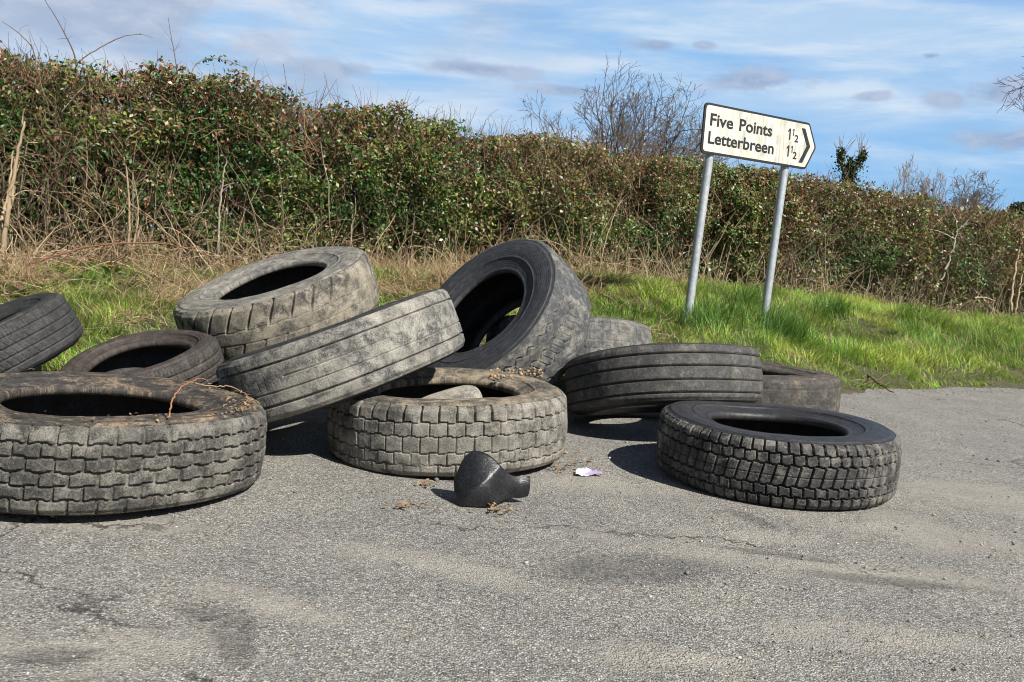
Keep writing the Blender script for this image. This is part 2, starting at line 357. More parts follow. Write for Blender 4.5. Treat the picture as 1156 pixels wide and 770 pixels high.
def sipes(u, v, pitch, gw, lo, hi, sl=0.0):
    p = (u / pitch + sl * v) % 1.0; d = np.minimum(p, 1 - p) * pitch
    return np.where((v > lo) & (v < hi), line(d, gw), 0)

def tread_fn(kind, w):
    h = w / 2
    if kind == 'bricks':         # six rows of worn keystone blocks
        def f(u, v, L):
            n = round(L / .076); pt = L / n; r = np.linspace(-h - .02, h + .02, 7)
            r[1:-1] = np.linspace(-h + .042, h - .042, 5)
            g = blocks(u, v, L, r, pt, .0082, .5, .0024, skew=[1.2, 1.15, 1.15, 1.15, 1.15, 1.2])
            return g * .013
        return f
    if kind == 'dusty_blocks':
        def f(u, v, L):
            n = round(L / .066); pt = L / n
            r = np.array([-h - .03, -h + .040, -h + .085, h - .105, h - .055, h + .03])
            g = blocks(u, v, L, r, pt, .0065, .5, .0025, skew=[1.3, .75, .8, .75, 1.5])
            wr = sstep(fbm(np.cos(u / .49) * 2 + 3, np.sin(u / .49) * 2, v * 5, 77, 3), .36, .6)
            return g * np.where(v > h - .055, .016, .0115 * (.12 + .88 * wr))
        return f
    if kind == 'sharp_blocks':
        def f(u, v, L):
            n = round(L / .043); pt = L / n
            r = np.array([-h - .03, -h + .040, -h + .078, h - .074, h - .036, h + .03])
            g = blocks(u, v, L, r, pt, .0074, .5, .0022, slant=[.08, .1, -.22, .1, .08], skew=[1.05, .85, .95, .85, 1.05])
            g = np.maximum(g, .25 * line(v, .004))
            return g * .020
        return f
    if kind == 'shoulder_lugs':
        def f(u, v, L):
            n = round(L / .105); pt = L / n
            ph = (u / pt - 5.0 * (v - h) ) % 1.0; d = np.minimum(ph, 1 - ph) * pt
            g = np.where(v > h - .115, line(d, .013), 0) * sstep(v, h - .12, h - .08)
            g2 = np.where(v < -h + .085, line(d, .014), 0) * .5
            rib = line(v - .02 - .004 * np.sin(u * 60), .007) * .35 + line(v + .045, .007) * .35
            return g * .020 + g2 * .012 + rib * .006
        return f
    if kind == 'ribs':
        def f(u, v, L):
            g = line(v - (h - .048), .0075) + line(v + (h - .052), .0085) + .32 * line(v - .022, .005) * (vnoise(u * 3, v * 0, None, 5) > .35) + .4 * line(v + .026, .005)
            s = .3 * sipes(u, v, L / round(L / .034), .003, -h + .056, h - .05) * (vnoise(u * 9, v * 40, None, 5) > .45)
            return np.minimum(g, 1) * .014 + s * .003
        return f
    if kind == 'five_ribs':
        def f(u, v, L):
            g = 0
            for q in (-.36, -.13, .12, .35): g = g + line(v - q * w, .0085)
            return np.minimum(g, 1) * .014 + .002 * sipes(u, v, L / round(L / .02), .003, h - .02, h + .02)
        return f
    if kind == 'zigzag':
        def f(u, v, L):
            pt = L / round(L / .075); g = 0
            for k, q in enumerate((-.34, -.12, .12, .34)):
                tri = np.abs(((u / pt + .5 * k) % 1.0) - .5) * 4 - 1
                g = np.maximum(g, line(v - q * w - .009 * np.clip(tri * 1.6, -1, 1), .0085))
            g = np.maximum(g, .6 * sipes(u, v, pt / 2, .004, -.1 * w, .1 * w, 9))
            return g * .010
        return f
    if kind == 'fine_ribs':
        def f(u, v, L):
            g = 0
            for q in (-.30, -.1, .1, .30): g = g + line(v - q * w, .007)
            s = sipes(u, v, L / round(L / .016), .005, h - .045, h + .03) * .55 + sipes(u, v, L / round(L / .03), .004, -.3 * w, .3 * w, 16) * .5
            return np.maximum(np.minimum(g, 1), s) * .008
        return f
    if kind == 'worn_grid':
        def f(u, v, L):
            r = np.linspace(-h - .02, h + .02, 7)
            return blocks(u, v, L, r, L / round(L / .05), .006, .5, .002) * .005
        return f
    def f(u, v, L): return (line(v - .3 * w, .006) + line(v + .3 * w, .006)) * .003
    return f

LINER = rubber('tyre_liner', (.012, .012, .013), (.10, .09, .075), .25, 5, .6)
def tyre(name, D, w_, h_, c, a, kind, M_tread, M_side, label, N=900, Mv=64, seed=0, spin=0.0, bulge=.014, squash=0.0, M_bead=None):
    R = D / 2; L = 2 * np.pi * R; hw = w_ / 2; sidew = max(.0, R - h_)
    axis = Vector(a).normalized(); ex = axis.cross(Vector((.2, 1, .1))).normalized(); ey = axis.cross(ex)
    ex2 = ex * math.cos(spin) + ey * math.sin(spin); ey2 = axis.cross(ex2)
    base = Vector(c) - axis * (hw + bulge)
    root = empty(name, mat=Matrix(((ex2.x, ey2.x, axis.x, base.x), (ex2.y, ey2.y, axis.y, base.y), (ex2.z, ey2.z, axis.z, base.z), (0, 0, 0, 1))))
    tag(root, label, 'tyre', 'dumped tyres')
    z0 = hw + bulge
    rs = np.random.default_rng(seed + 100); p1, p2, p3 = rs.uniform(0, 6.28, 3)
    def wob(th):  # slack carcass is never a true circle
        return 1 + .006 * np.sin(2 * th + p1) + .003 * np.sin(3 * th + p2) + .0015 * np.sin(7 * th + p3)
    def dz(th): return .005 * np.sin(2 * th + p2) + .003 * np.sin(3 * th + p1)
    # tread band
    th = np.linspace(0, 2 * np.pi, N, endpoint=False)
    v = np.concatenate([[-hw - .003], np.linspace(-hw, hw, Mv), [hw + .003]])
    T, V = np.meshgrid(th, v, indexing='ij'); U = T * R
    f = tread_fn(kind, w_); global FACE
    FACE = None; dep = f(U, V, L)
    if FACE is not None: dep = dep + np.where(dep < .002, FACE ** 2 * .0032, 0)
    e = np.abs(V) / hw
    crown = -.010 * e ** 2 - .010 * sstep(e, .86, 1.0) 
    crown = np.where(np.abs(V) > hw, -.028, crown)
    chip = (fbm(U * 30, V * 30, None, seed + 7, 3) - .5) * .0024 + (fbm(U * 5, V * 5, None, seed + 17, 3) - .5) * .006
    fade = 1 - sstep(np.abs(V), hw - .001, hw + .002)
    ends = np.zeros_like(v); ends[0] = ends[-1] = 1
    r = (R + crown - dep * np.where(np.abs(V) > hw, .6, 1) + chip * (1 - ends)) * wob(T)
    P = np.stack([r * np.cos(T), r * np.sin(T), V + z0 + dz(T)], -1)
    link('tread', mesh_np('tread', P.reshape(-1, 3), [grid_faces(N, len(v), True)]), M_tread, root, False)
    rimz = np.where(True, r[:, 0], 0), r[:, -1]
    # side walls, each from the shoulder down to the bead
    NS = 300; ths = np.linspace(0, 2 * np.pi, NS, endpoint=False)
    q = np.array([0, .02, .05, .09, .10, .115, .125, .2, .3, .4, .5, .6, .66, .67, .70, .71, .78, .86, .93, 1.0])
    prof_r = (R - .029) + (h_ + .022 - (R - .029)) * q
    prof_z = (hw + .0025) + np.interp(q, [0, .08, .35, .6, .85, 1.0], [-.001, .004, bulge, bulge * .7, -bulge * .4, -bulge * .9])
    rib = np.zeros_like(q); rib[4:7] = .0035; rib[13:15] = .003
    for sgn in (-1, 1):
        T, Q = np.meshgrid(ths, np.arange(len(q)), indexing='ij')
        sag = (fbm(np.cos(T) * 2.2 + 9, np.sin(T) * 2.2 + Q * .13, None, seed + 3 * sgn + 40, 3) - .5) * .010 * np.sin(np.pi * np.clip(q[Q], 0, 1))
        rr = prof_r[Q] * (1 + (wob(T) - 1) * (1 - .4 * q[Q])); zz = sgn * (prof_z[Q] + rib[Q] + sag)
        if True:   # meet the tread's outermost ring exactly
            ring = (rimz[1] if sgn > 0 else rimz[0]); rr[:, 0] = np.interp(ths, np.append(th, 2 * np.pi), np.append(ring, ring[0]))
            zz[:, 0] = sgn * (hw + .003)
        P = np.stack([rr * np.cos(T), rr * np.sin(T), zz + z0 + dz(T)], -1)
        fc = grid_faces(NS, len(q), True)
        sw = link('sidewall', mesh_np('sidewall', P.reshape(-1, 3), [fc if sgn > 0 else fc[:, ::-1]]), M_side, root)
        # bead: a rounded lip
        zb = prof_z[-1]; rb = h_ + .022
        bq = np.array([(rb, zb), (rb - .006, zb + .002), (rb - .014, zb - .001), (rb - .020, zb - .009), (rb - .022, zb - .019), (rb - .018, zb - .029), (rb - .004, zb - .035), (rb + .012, zb - .036)])
        T, Q = np.meshgrid(ths, np.arange(len(bq)), indexing='ij')
        rr = bq[Q, 0] * (1 + (wob(T) - 1) * .6); zz = sgn * bq[Q, 1]
        P = np.stack([rr * np.cos(T), rr * np.sin(T), zz + z0 + dz(T)], -1); fc = grid_faces(NS, len(bq), True)
        link('bead', mesh_np('bead', P.reshape(-1, 3), [fc if sgn > 0 else fc[:, ::-1]]), M_bead or M_side, sw)
    # inner liner
    lq = np.array([(rb + .012, zb - .036), (rb + .04, zb - .022), (R - .09, hw - .012), (R - .045, hw - .03), (R - .030, hw * .5), (R - .028, 0)])
    lq = np.concatenate([lq, (lq[::-1] * (1, -1))[1:]])
    T, Q = np.meshgrid(ths[::2], np.arange(len(lq)), indexing='ij')
    rr = lq[Q, 0] * (1 + (wob(T) - 1) * .8)
    P = np.stack([rr * np.cos(T), rr * np.sin(T), lq[Q, 1] + z0 + dz(T)], -1)
    link('inner_liner', mesh_np('inner_liner', P.reshape(-1, 3), [grid_faces(NS // 2, len(lq), True)]), LINER, root)
    return root

tyre('truck_tyre', 1.04, .24, .292, (-1.318, 2.842, .153), (.043, .022, .999), 'bricks',
     rubber('block_tread_rubber', (.040, .038, .034), (.195, .185, .160), .66, 1, .8), rubber('soiled_sidewall', (.030, .027, .024), (.29, .215, .14), .54, 2, .62),
     'big truck tyre lying flat at left front, keystone block tread, dry stalk on it', N=1500, Mv=110, seed=1)
tyre('truck_tyre', .97, .25, .28, (-.24, 3.582, .149), (-.034, -.019, .999), 'dusty_blocks',
     rubber('dusty_block_tread', (.050, .047, .042), (.27, .254, .218), .70, 3, .85, patch=3.2), rubber('dusty_sidewall', (.045, .042, .037), (.31, .255, .18), .66, 4, .75),
     'dust covered truck tyre lying flat in the middle behind the folded black rubber flap', N=1300, Mv=100, seed=2)
tyre('truck_tyre', .93, .228, .26, (1.082, 3.505, .126), (0, 0, 1), 'sharp_blocks',
     rubber('black_block_tread', (.024, .024, .024), (.20, .188, .165), .60, 5, .65), rubber('clean_black_sidewall', (.024, .024, .025), (.15, .14, .125), .34, 6, .46, wear=.2, fine=.15),
     'cleanest black truck tyre with deep sharp tread blocks, lying flat at right front', N=1500, Mv=110, seed=3)
tyre('truck_tyre', 1.04, .26, .285, (-1.24, 4.653, .501), (-.288, -.246, .926), 'shoulder_lugs',
     rubber('muddy_lug_tread', (.045, .043, .040), (.30, .27, .21), .72, 7, .85), rubber('pale_grey_sidewall', (.085, .083, .077), (.27, .255, .215), .68, 8, .8),
     'pale grey dusty truck tyre with notched shoulder lugs, tilted at top left of the heap', N=1000, Mv=80, seed=4)
tyre('truck_tyre', 1.02, .32, .270, (-.0833, 4.777, .431), (-.623, -.506, .596), 'zigzag',
     rubber('scuffed_grey_tread', (.050, .052, .055), (.255, .24, .205), .58, 9, .8), rubber('ringed_sidewall', (.030, .031, .034), (.13, .13, .125), .32, 10, .6, wear=.3, fine=.2),
     'truck tyre propped steeply upright on top of the heap, open hole facing left', N=1100, Mv=84, seed=5)
tyre('truck_tyre', 1.0, .25, .28, (-.689, 3.642, .361), (-.399, .018, .917), 'ribs',
     rubber('worn_rib_tread', (.045, .046, .048), (.31, .295, .255), .70, 11, .8, patch=3.4), rubber('dark_sidewall', (.02, .02, .02), (.12, .11, .095), .4, 12),
     'worn pale truck tyre slanting across the middle of the heap, only its grooved tread showing', N=1300, Mv=100, seed=6)
tyre('car_tyre', .68, .19, .21, (-1.58, 3.784, .2), (-.182, -.232, .956), 'fine_ribs',
     rubber('brown_black_tread', (.030, .027, .024), (.11, .095, .075), .40, 13), rubber('brown_black_sidewall', (.032, .026, .022), (.09, .072, .056), .45, 14, .7, fine=.4),
     'small dark brownish tyre tilted behind the keystone block tyre, black hole showing', N=700, Mv=56, seed=7)
tyre('car_tyre', .70, .2, .21, (-2.235, 3.80, .273), (-.41, -.268, .872), 'fine_ribs',
     rubber('black_rib_tread', (.026, .026, .026), (.095, .09, .075), .36, 15), rubber('black_sidewall', (.021, .021, .021), (.085, .075, .065), .35, 16, .65, fine=.4),
     'small black tyre cut by the left edge of the photo, tilted, fine ribbed tread', N=800, Mv=64, seed=8)
tyre('truck_tyre', .97, .25, .28, (.76, 4.394, .252), (-.122, .217, .968), 'five_ribs',
     rubber('grey_rib_tread', (.045, .044, .042), (.165, .152, .128), .50, 17, .75), rubber('rib_tyre_sidewall', (.022, .022, .022), (.11, .10, .085), .4, 18),  # sidewall in plain dark rubber with a thin dust mask
     'dark grey truck tyre with straight ribs, front edge lifted onto the cleanest black tyre', N=1000, Mv=80, seed=9)
tyre('truck_tyre', .98, .25, .28, (1.40, 5.08, .144), (.008, .008, 1), 'plain',
     rubber('smooth_tread', (.038, .035, .032), (.19, .165, .115), .54, 19, .75), rubber('brown_sidewall', (.042, .036, .031), (.17, .135, .095), .52, 20, .7),
     'nearly bald tyre lying flat on the asphalt furthest right, behind the cleanest black tyre', N=600, Mv=48, seed=10)
tyre('truck_tyre', 1.0, .25, .28, (.345, 5.37, .296), (-.02, .202, .979), 'worn_grid',
     rubber('grid_tread', (.065, .066, .066), (.24, .228, .20), .60, 21, .8), rubber('far_sidewall', (.035, .035, .035), (.15, .14, .125), .5, 22),
     'grey worn tyre at the back, half hidden between the upright tyre and the grass', N=800, Mv=64, seed=11)
tyre('truck_tyre', .86, .22, .25, (-.64, 5.62, .285), (-.10, -.02, .99), 'plain',
     rubber('olive_dust_tread', (.09, .085, .07), (.20, .18, .135), .7, 23, .8), rubber('olive_dust_sidewall', (.09, .085, .07), (.20, .18, .135), .6, 24),
     'tyre behind the heap, dusty rounded shoulder glimpsed through the hole of the upright tyre', N=400, Mv=32, seed=12)

# ------------------------------------------------------------------ signpost
def poly_mesh(name, pts, z0, z1):
    n = len(pts); V = [(p[0], p[1], z0) for p in pts] + [(p[0], p[1], z1) for p in pts]
    me = bpy.data.meshes.new(name)
    me.from_pydata(V, [], [list(range(n))[::-1], list(range(n, 2 * n))] + [[i, (i + 1) % n, n + (i + 1) % n, n + i] for i in range(n)])
    me.update(); return me
def round_poly(pts, rad, k=6):
    o = []; n = len(pts)
    for i in range(n):
        p0, p, p1 = Vector(pts[i - 1]), Vector(pts[i]), Vector(pts[(i + 1) % n])
        d0 = (p0 - p).normalized(); d1 = (p1 - p).normalized(); ang = d0.angle(d1); tl = rad / math.tan(ang / 2)
        a_, b_ = p + d0 * tl, p + d1 * tl
        for q in range(k + 1):
            s = q / k; o.append(tuple((a_ * (1 - s) ** 2) + p * (2 * s * (1 - s)) + b_ * s ** 2))
    return o
psi = .5575
ux = Vector((math.cos(psi), math.sin(psi), 0)); uz = Vector((0, 0, 1)); un = ux.cross(uz)   # un faces the road
O = Vector((1.4321, 7.3817, 1.7639)); W, HH, TIP = 1.2651, .4086, .1141
SM = Matrix(((ux.x, uz.x, un.x, O.x), (ux.y, uz.y, un.y, O.y), (ux.z, uz.z, un.z, O.z), (0, 0, 0, 1)))
sign = empty('direction_sign', loc=O); sign.matrix_world = SM
tag(sign, 'white direction sign with black border and arrow end on two leaning grey posts', 'sign')
M_WHITE, t, b, out = new_mat('grimy_sign_white'); ob = t.add('ShaderNodeTexCoord').outputs['Object']
stn = t.noise(t.mapping(ob, (26, 3.0, 1)), 1.0, 6, .6); st2 = t.noise(ob, 9, 6, .6)
sepo = t.add('ShaderNodeSeparateXYZ'); t.link(ob, sepo.inputs[0])
grime = t.math('MULTIPLY', t.step(stn, .38, .6), t.step(st2, .3, .55))
grime = t.math('MULTIPLY', grime, t.step(sepo.outputs[0], -.1, .45))
c = t.mix(t.math('MULTIPLY', grime, .62), (.64, .62, .54), (.25, .24, .19))
c = t.mix(t.math('MULTIPLY', t.step(t.noise(ob, 16, 5, .6), .5, .75), .4), c, (.42, .415, .32))
t.link(c, b.inputs['Base Color']); b.inputs['Roughness'].default_value = .5
M_SIGNBLACK = plain('sign_black', (.018, .019, .022), .45, 0, .3, 40)
M_GALV = plain('galvanised_steel', (.40, .43, .46), .5, .35, .16, 24, .001)
outer = [(0, 0), (W, 0), (W + TIP, HH / 2), (W, HH), (0, HH)]
def inset(d):
    k = (W, HH); return [(d, d), (W - d * .55, d), (W + TIP - d * 1.18, HH / 2), (W - d * .55, HH - d), (d, HH - d)]
link('border', poly_mesh('border', round_poly(outer, .045), -.010, .004), M_SIGNBLACK, sign, False)
face = link('face', poly_mesh('face', round_poly(inset(.019), .032), .0042, .0062), M_WHITE, sign, False)
# arrow chevron
cw = .047
chev = [(1.165, .352), (1.165 + cw, .352), (1.165 + cw + TIP * .74, HH / 2), (1.165 + cw, .052), (1.165, .052), (1.165 + TIP * .74, HH / 2)]
link('arrow', poly_mesh('arrow', chev, .0064, .0076), M_SIGNBLACK, face, False)
def lettering(txt, x, y, width, height):
    cu = bpy.data.curves.new('lettering', 'FONT'); cu.body = txt; cu.offset = .022; cu.resolution_u = 4
    o = bpy.data.objects.new('tmp', cu); COL.objects.link(o); dg = bpy.context.evaluated_depsgraph_get(); dg.update()
    me = bpy.data.meshes.new_from_object(o.evaluated_get(dg)); bpy.data.objects.remove(o)
    co = np.empty(len(me.vertices) * 3); me.vertices.foreach_get('co', co); co = co.reshape(-1, 3)
    mn, mx = co.min(0), co.max(0); capm = mx[1]
    bl = 0.0
    co[:, 0] = x + (co[:, 0] - mn[0]) / (mx[0] - mn[0]) * width
    co[:, 1] = y + (co[:, 1] - bl) / (capm - bl) * height; co[:, 2] = .0082
    me.vertices.foreach_set('co', co.ravel().astype(np.float32)); me.update(); me.materials.clear()
    return link('lettering', me, M_SIGNBLACK, face, False)
for tx_, x_, y_, w_ in (('Five', .070, .232, .262), ('Points', .405, .232, .393), ('Letterbreen', .064, .086, .775)): lettering(tx_, x_, y_, w_, .097)
def figure_one(x, y, hgt_, st_):     # stroke with a short flag
    pts = [(x + .6 * st_, y), (x + 1.6 * st_, y), (x + 1.6 * st_, y + hgt_), (x + .75 * st_, y + hgt_), (x - .35 * st_, y + hgt_ * .80), (x - .35 * st_, y + hgt_ * .64), (x + .6 * st_, y + hgt_ * .77)]
    link('lettering', poly_mesh('lettering', pts, .0064, .0078), M_SIGNBLACK, face, False)
for yy in (.232, .086):
    figure_one(1.004, yy, .097, .0165); figure_one(1.056, yy + .040, .060, .0115); lettering('2', 1.084, yy - .010, .050, .062)

def bar_tube(name, p0, p1, r, mat, parent, sides=20):
    p0, p1 = np.array(p0, float), np.array(p1, float); P = np.linspace(p0, p1, 8)[None]
    V, f = tubes(P, np.full((1, 8), r), sides); k = 8 * sides
    cap = np.arange(sides)[::-1]; me = mesh_np(name, V, [f]); 
    import bmesh
    bm = bmesh.new(); bm.from_mesh(me); bm.verts.ensure_lookup_table()
    bm.faces.new([bm.verts[k - sides + i] for i in range(sides)]); bm.to_mesh(me); bm.free()
    return link(name, me, mat, parent)
for (ub, utop) in ((.066, .166), (.984, 1.074)):
    vb, vt = -1.62, HH * .8
    bar_tube('post', (ub - .017, vb, -.047), (utop, vt, -.047), .036, M_GALV, sign)
for vv in (.07, .33):      # fixing rails and clips behind the plate
    link('rail', poly_mesh('rail', [(.04, vv - .012), (1.2, vv - .012), (1.2, vv + .012), (.04, vv + .012)], -.0145, -.0102), M_GALV, sign, False)

# ------------------------------------------------------------------ rubber flaps
def flap(name, loc, rotz, cols, mat, label, thick=.006):
    V = np.array(cols, float); nu, nv = V.shape[:2]
    me = mesh_np(name, V.reshape(-1, 3), [grid_faces(nu, nv)]); o = link(name, me, mat); o.location = loc; o.rotation_euler = (0, 0, rotz)
    md = o.modifiers.new('s', 'SUBSURF'); md.levels = md.render_levels = 3
    so_ = o.modifiers.new('t', 'SOLIDIFY'); so_.thickness = thick; so_.offset = 0
    tag(o, label, 'rubber flap'); return o
M_FLAP = rubber('black_flap_rubber', (.014, .0145, .016), (.12, .115, .105), 0.10, 31, .27, fine=.08, wear=.15)
M_FLAPD = rubber('dusty_flap_rubber', (.09, .088, .08), (.36, .33, .27), .78, 32, .75)
def sect(x, h, dpt, lean=0.0, b0=0.0, yo=0.0):   # front foot, front belly, crown, back belly, back foot
    return [(x, -dpt + yo, b0), (x + .012 * (h > .1), -dpt * 1.06 + yo, h * .28 + b0), (x + lean * .5, -dpt * .62 + yo, h * .66 + b0), (x + lean, -.005 + yo, h + b0), (x + lean, dpt * .55 + yo, h * .6 + b0), (x, dpt * .8 + yo, b0)]
# folded flap on the road: a pinched hood with a tail trailing to the right
k_ = .00292
FV = dict(L=(-25, .000, 27), Ll=(-24, -.02, 10), Bl=(-15, -.062, 0), Br=(19, -.060, 0), N2=(28.5, -.030, 4), N1=(28, -.012, 43), K2=(24, -.004, 49), K1=(13, .008, 59), Ap=(-9, .015, 65), Al=(-18, .010, 49),
          R1=(17, -.040, 37), R2=(2, -.072, 24), R3=(-10, -.074, 10), U1=(-4, -.030, 42), V1=(19, -.058, 18),
          T1=(36, .012, 35), T2=(49, .030, 30.5), T3=(61, .040, 33), M1=(37, .002, 22), M2=(50, .012, 18), M3=(62, .026, 20), S1=(38, .012, 8), S2=(50, .022, 5), S3=(60, .036, 8),
          Gb=(-12, .085, 8), Gc=(8, .09, 4), Gd=(20, .06, 14))
FN = list(FV)
FF = [('Ap', 'Al', 'U1'), ('Al', 'L', 'R3', 'U1'), ('L', 'Ll', 'R3'), ('Ll', 'Bl', 'R3'), ('K1', 'Ap', 'U1', 'R1'), ('K2', 'K1', 'R1'), ('U1', 'R3', 'R2'), ('U1', 'R2', 'R1'), ('R3', 'Bl', 'Br', 'R2'), ('R2', 'Br', 'V1'), ('R2', 'V1', 'R1'), ('R1', 'V1', 'N2', 'N1'),
      ('V1', 'Br', 'N2'), ('K2', 'R1', 'N1'), ('N1', 'M1', 'T1', 'K2'), ('N1', 'N2', 'S1', 'M1'), ('M1', 'M2', 'T2', 'T1'), ('M2', 'M3', 'T3', 'T2'), ('S1', 'S2', 'M2', 'M1'), ('S2', 'S3', 'M3', 'M2'),
      ('Ap', 'Gb', 'L', 'Al'), ('K1', 'Gc', 'Gb', 'Ap'), ('K2', 'Gd', 'Gc', 'K1')]
me = bpy.data.meshes.new('rubber_flap'); me.from_pydata([(FV[n_][0] * k_, FV[n_][1], FV[n_][2] * k_ * .92) for n_ in FN], [], [[FN.index(q) for q in f] for f in FF]); me.update()
import bmesh
bm = bmesh.new(); bm.from_mesh(me); bmesh.ops.recalc_face_normals(bm, faces=bm.faces); cl_ = bm.edges.layers.float.new('crease_edge'); bm.verts.ensure_lookup_table()
sharp = {('Ap', 'K1'): 1, ('K1', 'K2'): 1, ('Ap', 'Al'): .95, ('Al', 'L'): .9, ('L', 'Ll'): .9, ('Ll', 'Bl'): .8, ('R1', 'R2'): .62, ('R2', 'R3'): .62, ('R1', 'K2'): .55, ('R3', 'Bl'): .5, ('N1', 'N2'): 1, ('K2', 'N1'): .9, ('Bl', 'Br'): .9, ('Br', 'N2'): .8, ('T1', 'T2'): .8, ('T1', 'K2'): .8, ('T2', 'T3'): .8, ('T3', 'M3'): .9, ('M3', 'S3'): .9, ('S1', 'S2'): .8, ('S2', 'S3'): .8, ('N2', 'S1'): .8}
for e_ in bm.edges:
    k2_ = (FN[e_.verts[0].index], FN[e_.verts[1].index]); v_ = sharp.get(k2_, sharp.get(k2_[::-1], 0)); e_[cl_] = v_
bm.to_mesh(me); bm.free()
M_FLAP_O = link('rubber_flap', me, M_FLAP)
flx, fly = ground_at(535, 574); M_FLAP_O.location = (flx, fly + .07, .004)
md = M_FLAP_O.modifiers.new('s', 'SUBSURF'); md.levels = md.render_levels = 4
md = M_FLAP_O.modifiers.new('t', 'SOLIDIFY'); md.thickness = .005; md.offset = 0
tag(M_FLAP_O, 'glossy black folded rubber flap standing on the road against the dusty middle tyre', 'rubber flap')
flap('rubber_flap', (-.215, 3.60, .004), .15, [sect(-.19, .20, .02), sect(-.14, .25, .09), sect(-.05, .29, .14, .01), sect(.03, .325, .16, .02), sect(.08, .305, .13, .02), sect(.108, .23, .08, .01), sect(.115, .18, .02)],
     M_FLAPD, 'grey dusty rubber flap bulging up inside the hole of the dusty middle tyre')

# ------------------------------------------------------------------ hedge
M_LEAF = attr_mat('hedge_leaf', .42, .22, .5); M_TWIG = attr_mat('twig_bark', .8, 0, .2); M_GRASS = attr_mat('grass_blade', .5, .3, .3); M_STRAW = attr_mat('straw', .7, .15, .25)
HS0, HDEP, HTOP, HB = 4.25, 1.3, 2.2, .5
def hedge_top(t_): return HTOP - .10 + np.interp(t_, [-7, -5, -2.5], [.16, .14, 0]) + .13 * (fbm(t_ * .55, t_ * 0 + 1, None, 31) - .5) + .24 * (fbm(t_ * 3.8, t_ * 0 + 2, None, 32, 3) - .5)
def hedge_front(t_, z_):
    k = np.clip((z_ - HB) / 1.0, 0, 1)
    return HS0 + .20 - .22 * k + .10 * np.clip((z_ - 1.7) / .5, 0, 1) + .58 * (fbm(t_ * 1.3, z_ * 1.7, None, 33) - .5) + .34 * (fbm(t_ * 4, z_ * 4, None, 34, 2) - .5)
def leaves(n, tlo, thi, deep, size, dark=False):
    u = rng.random(n)
    tl = tlo + (thi - tlo) * u ** 1.25                       # denser where the hedge is nearer
    hb = rise(tl); zz = hb + .05 + (hedge_top(tl) + .04 - hb) * rng.random(n) ** .85
    fr = hedge_front(tl, zz)
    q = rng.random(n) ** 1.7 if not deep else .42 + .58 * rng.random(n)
    topband = rng.random(n) < .16
    zz = np.where(topband & (not deep), hedge_top(tl) - .12 * rng.random(n) ** 1.6 + .06 * (rng.random(n) < .25), zz)
    ss_ = fr + q * np.where(topband, HDEP, .55 if not deep else HDEP)
    clump = fbm(tl * 2.6, zz * 2.6, ss_ * 2.0, 35, 3); keep = rng.random(n) < np.clip((clump - .43) * 9, .04, 1)
    low = np.clip((zz - hb) / .75, 0, 1); keep &= rng.random(n) < (.34 + .66 * low ** 1.2)
    if deep: keep[:] = True
    keep &= rng.random(n) < np.where(zz > hedge_top(tl) - .22, .55, 1)
    tl, zz, ss_, clump, hb = tl[keep], zz[keep], ss_[keep], clump[keep], hb[keep]; n = len(tl)
    x, y = xy(tl, ss_); C0 = np.stack([x, y, zz], -1)
    # leaf frame
    nrm = rng.normal(size=(n, 3)); nrm += np.array([.3, -.8, .8]); nrm /= np.linalg.norm(nrm, axis=1, keepdims=True)
    ax = np.cross(nrm, rng.normal(size=(n, 3))); ax /= np.linalg.norm(ax, axis=1, keepdims=True); bx = np.cross(nrm, ax)
    Lf = size * rng.uniform(.55, 1.35, n)[:, None]; Wf = Lf * rng.uniform(.38, .62, n)[:, None]
    fold = nrm * Lf * .12
    V = np.stack([C0 - ax * Lf, C0 + bx * Wf + fold, C0 + ax * Lf, C0 - bx * Wf + fold], 1)
    # kinds: ivy and holly green, privet green, dry russet, straw
    kindn = fbm(tl * 1.1 + 7, zz * 1.6, None, 36, 3); hgt = (zz - hb) / (HTOP - hb)
    rus = np.clip(.06 + .85 * (hgt - .45) + 1.9 * (fbm(tl * .7, zz * .9, None, 37, 3) - .5) + .30 * np.clip((tl + 2) / 6, 0, 1), .04, .82)
    pick = rng.random(n); k2 = rng.random(n)[:, None]
    green_d = np.array([.016, .048, .010]) * (1 - k2) + np.array([.055, .135, .022]) * k2
    green_l = np.array([.085, .15, .028]) * (1 - k2) + np.array([.22, .28, .06]) * k2
    russet = np.array([.085, .038, .018]) * (1 - k2) + np.array([.24, .125, .055]) * k2
    straw = np.array([.20, .145, .075]) * (1 - k2) + np.array([.36, .28, .16]) * k2
    c = np.where((kindn > .50)[:, None], green_d, np.where((rng.random(n) < .45)[:, None], green_l, green_d))
    c = np.where((pick < rus * .62)[:, None], russet, c); c = np.where((rng.random(n) < .07 + .14 * (hgt < .3))[:, None], straw, c)
    c = c * (1.0 if dark else 1.2)  # outer leaves lightened, deep ones kept darker: shade of the hollows in colour
    F = np.arange(4 * n).reshape(n, 4)
    return V.reshape(-1, 3), F, np.repeat(c, 4, 0)
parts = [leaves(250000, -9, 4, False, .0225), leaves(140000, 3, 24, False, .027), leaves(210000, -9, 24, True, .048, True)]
off = 0; Vs, Fs, Cs = [], [], []
for V, F, c in parts: Vs.append(V); Fs.append(F + off); Cs.append(c); off += len(V)
hx, hy = xy(4, HS0 + .6)
hedge = empty('hedge', (hx, hy, HB)); bpy.context.view_layer.update()
tag(hedge, 'long overgrown field hedge of green ivy leaves and brown twigs running behind the verge', 'hedge')
HOFF = np.array([hx, hy, HB])
link('foliage', mesh_np('foliage', np.concatenate(Vs) - HOFF, Fs, np.concatenate(Cs)), M_LEAF, hedge, False)

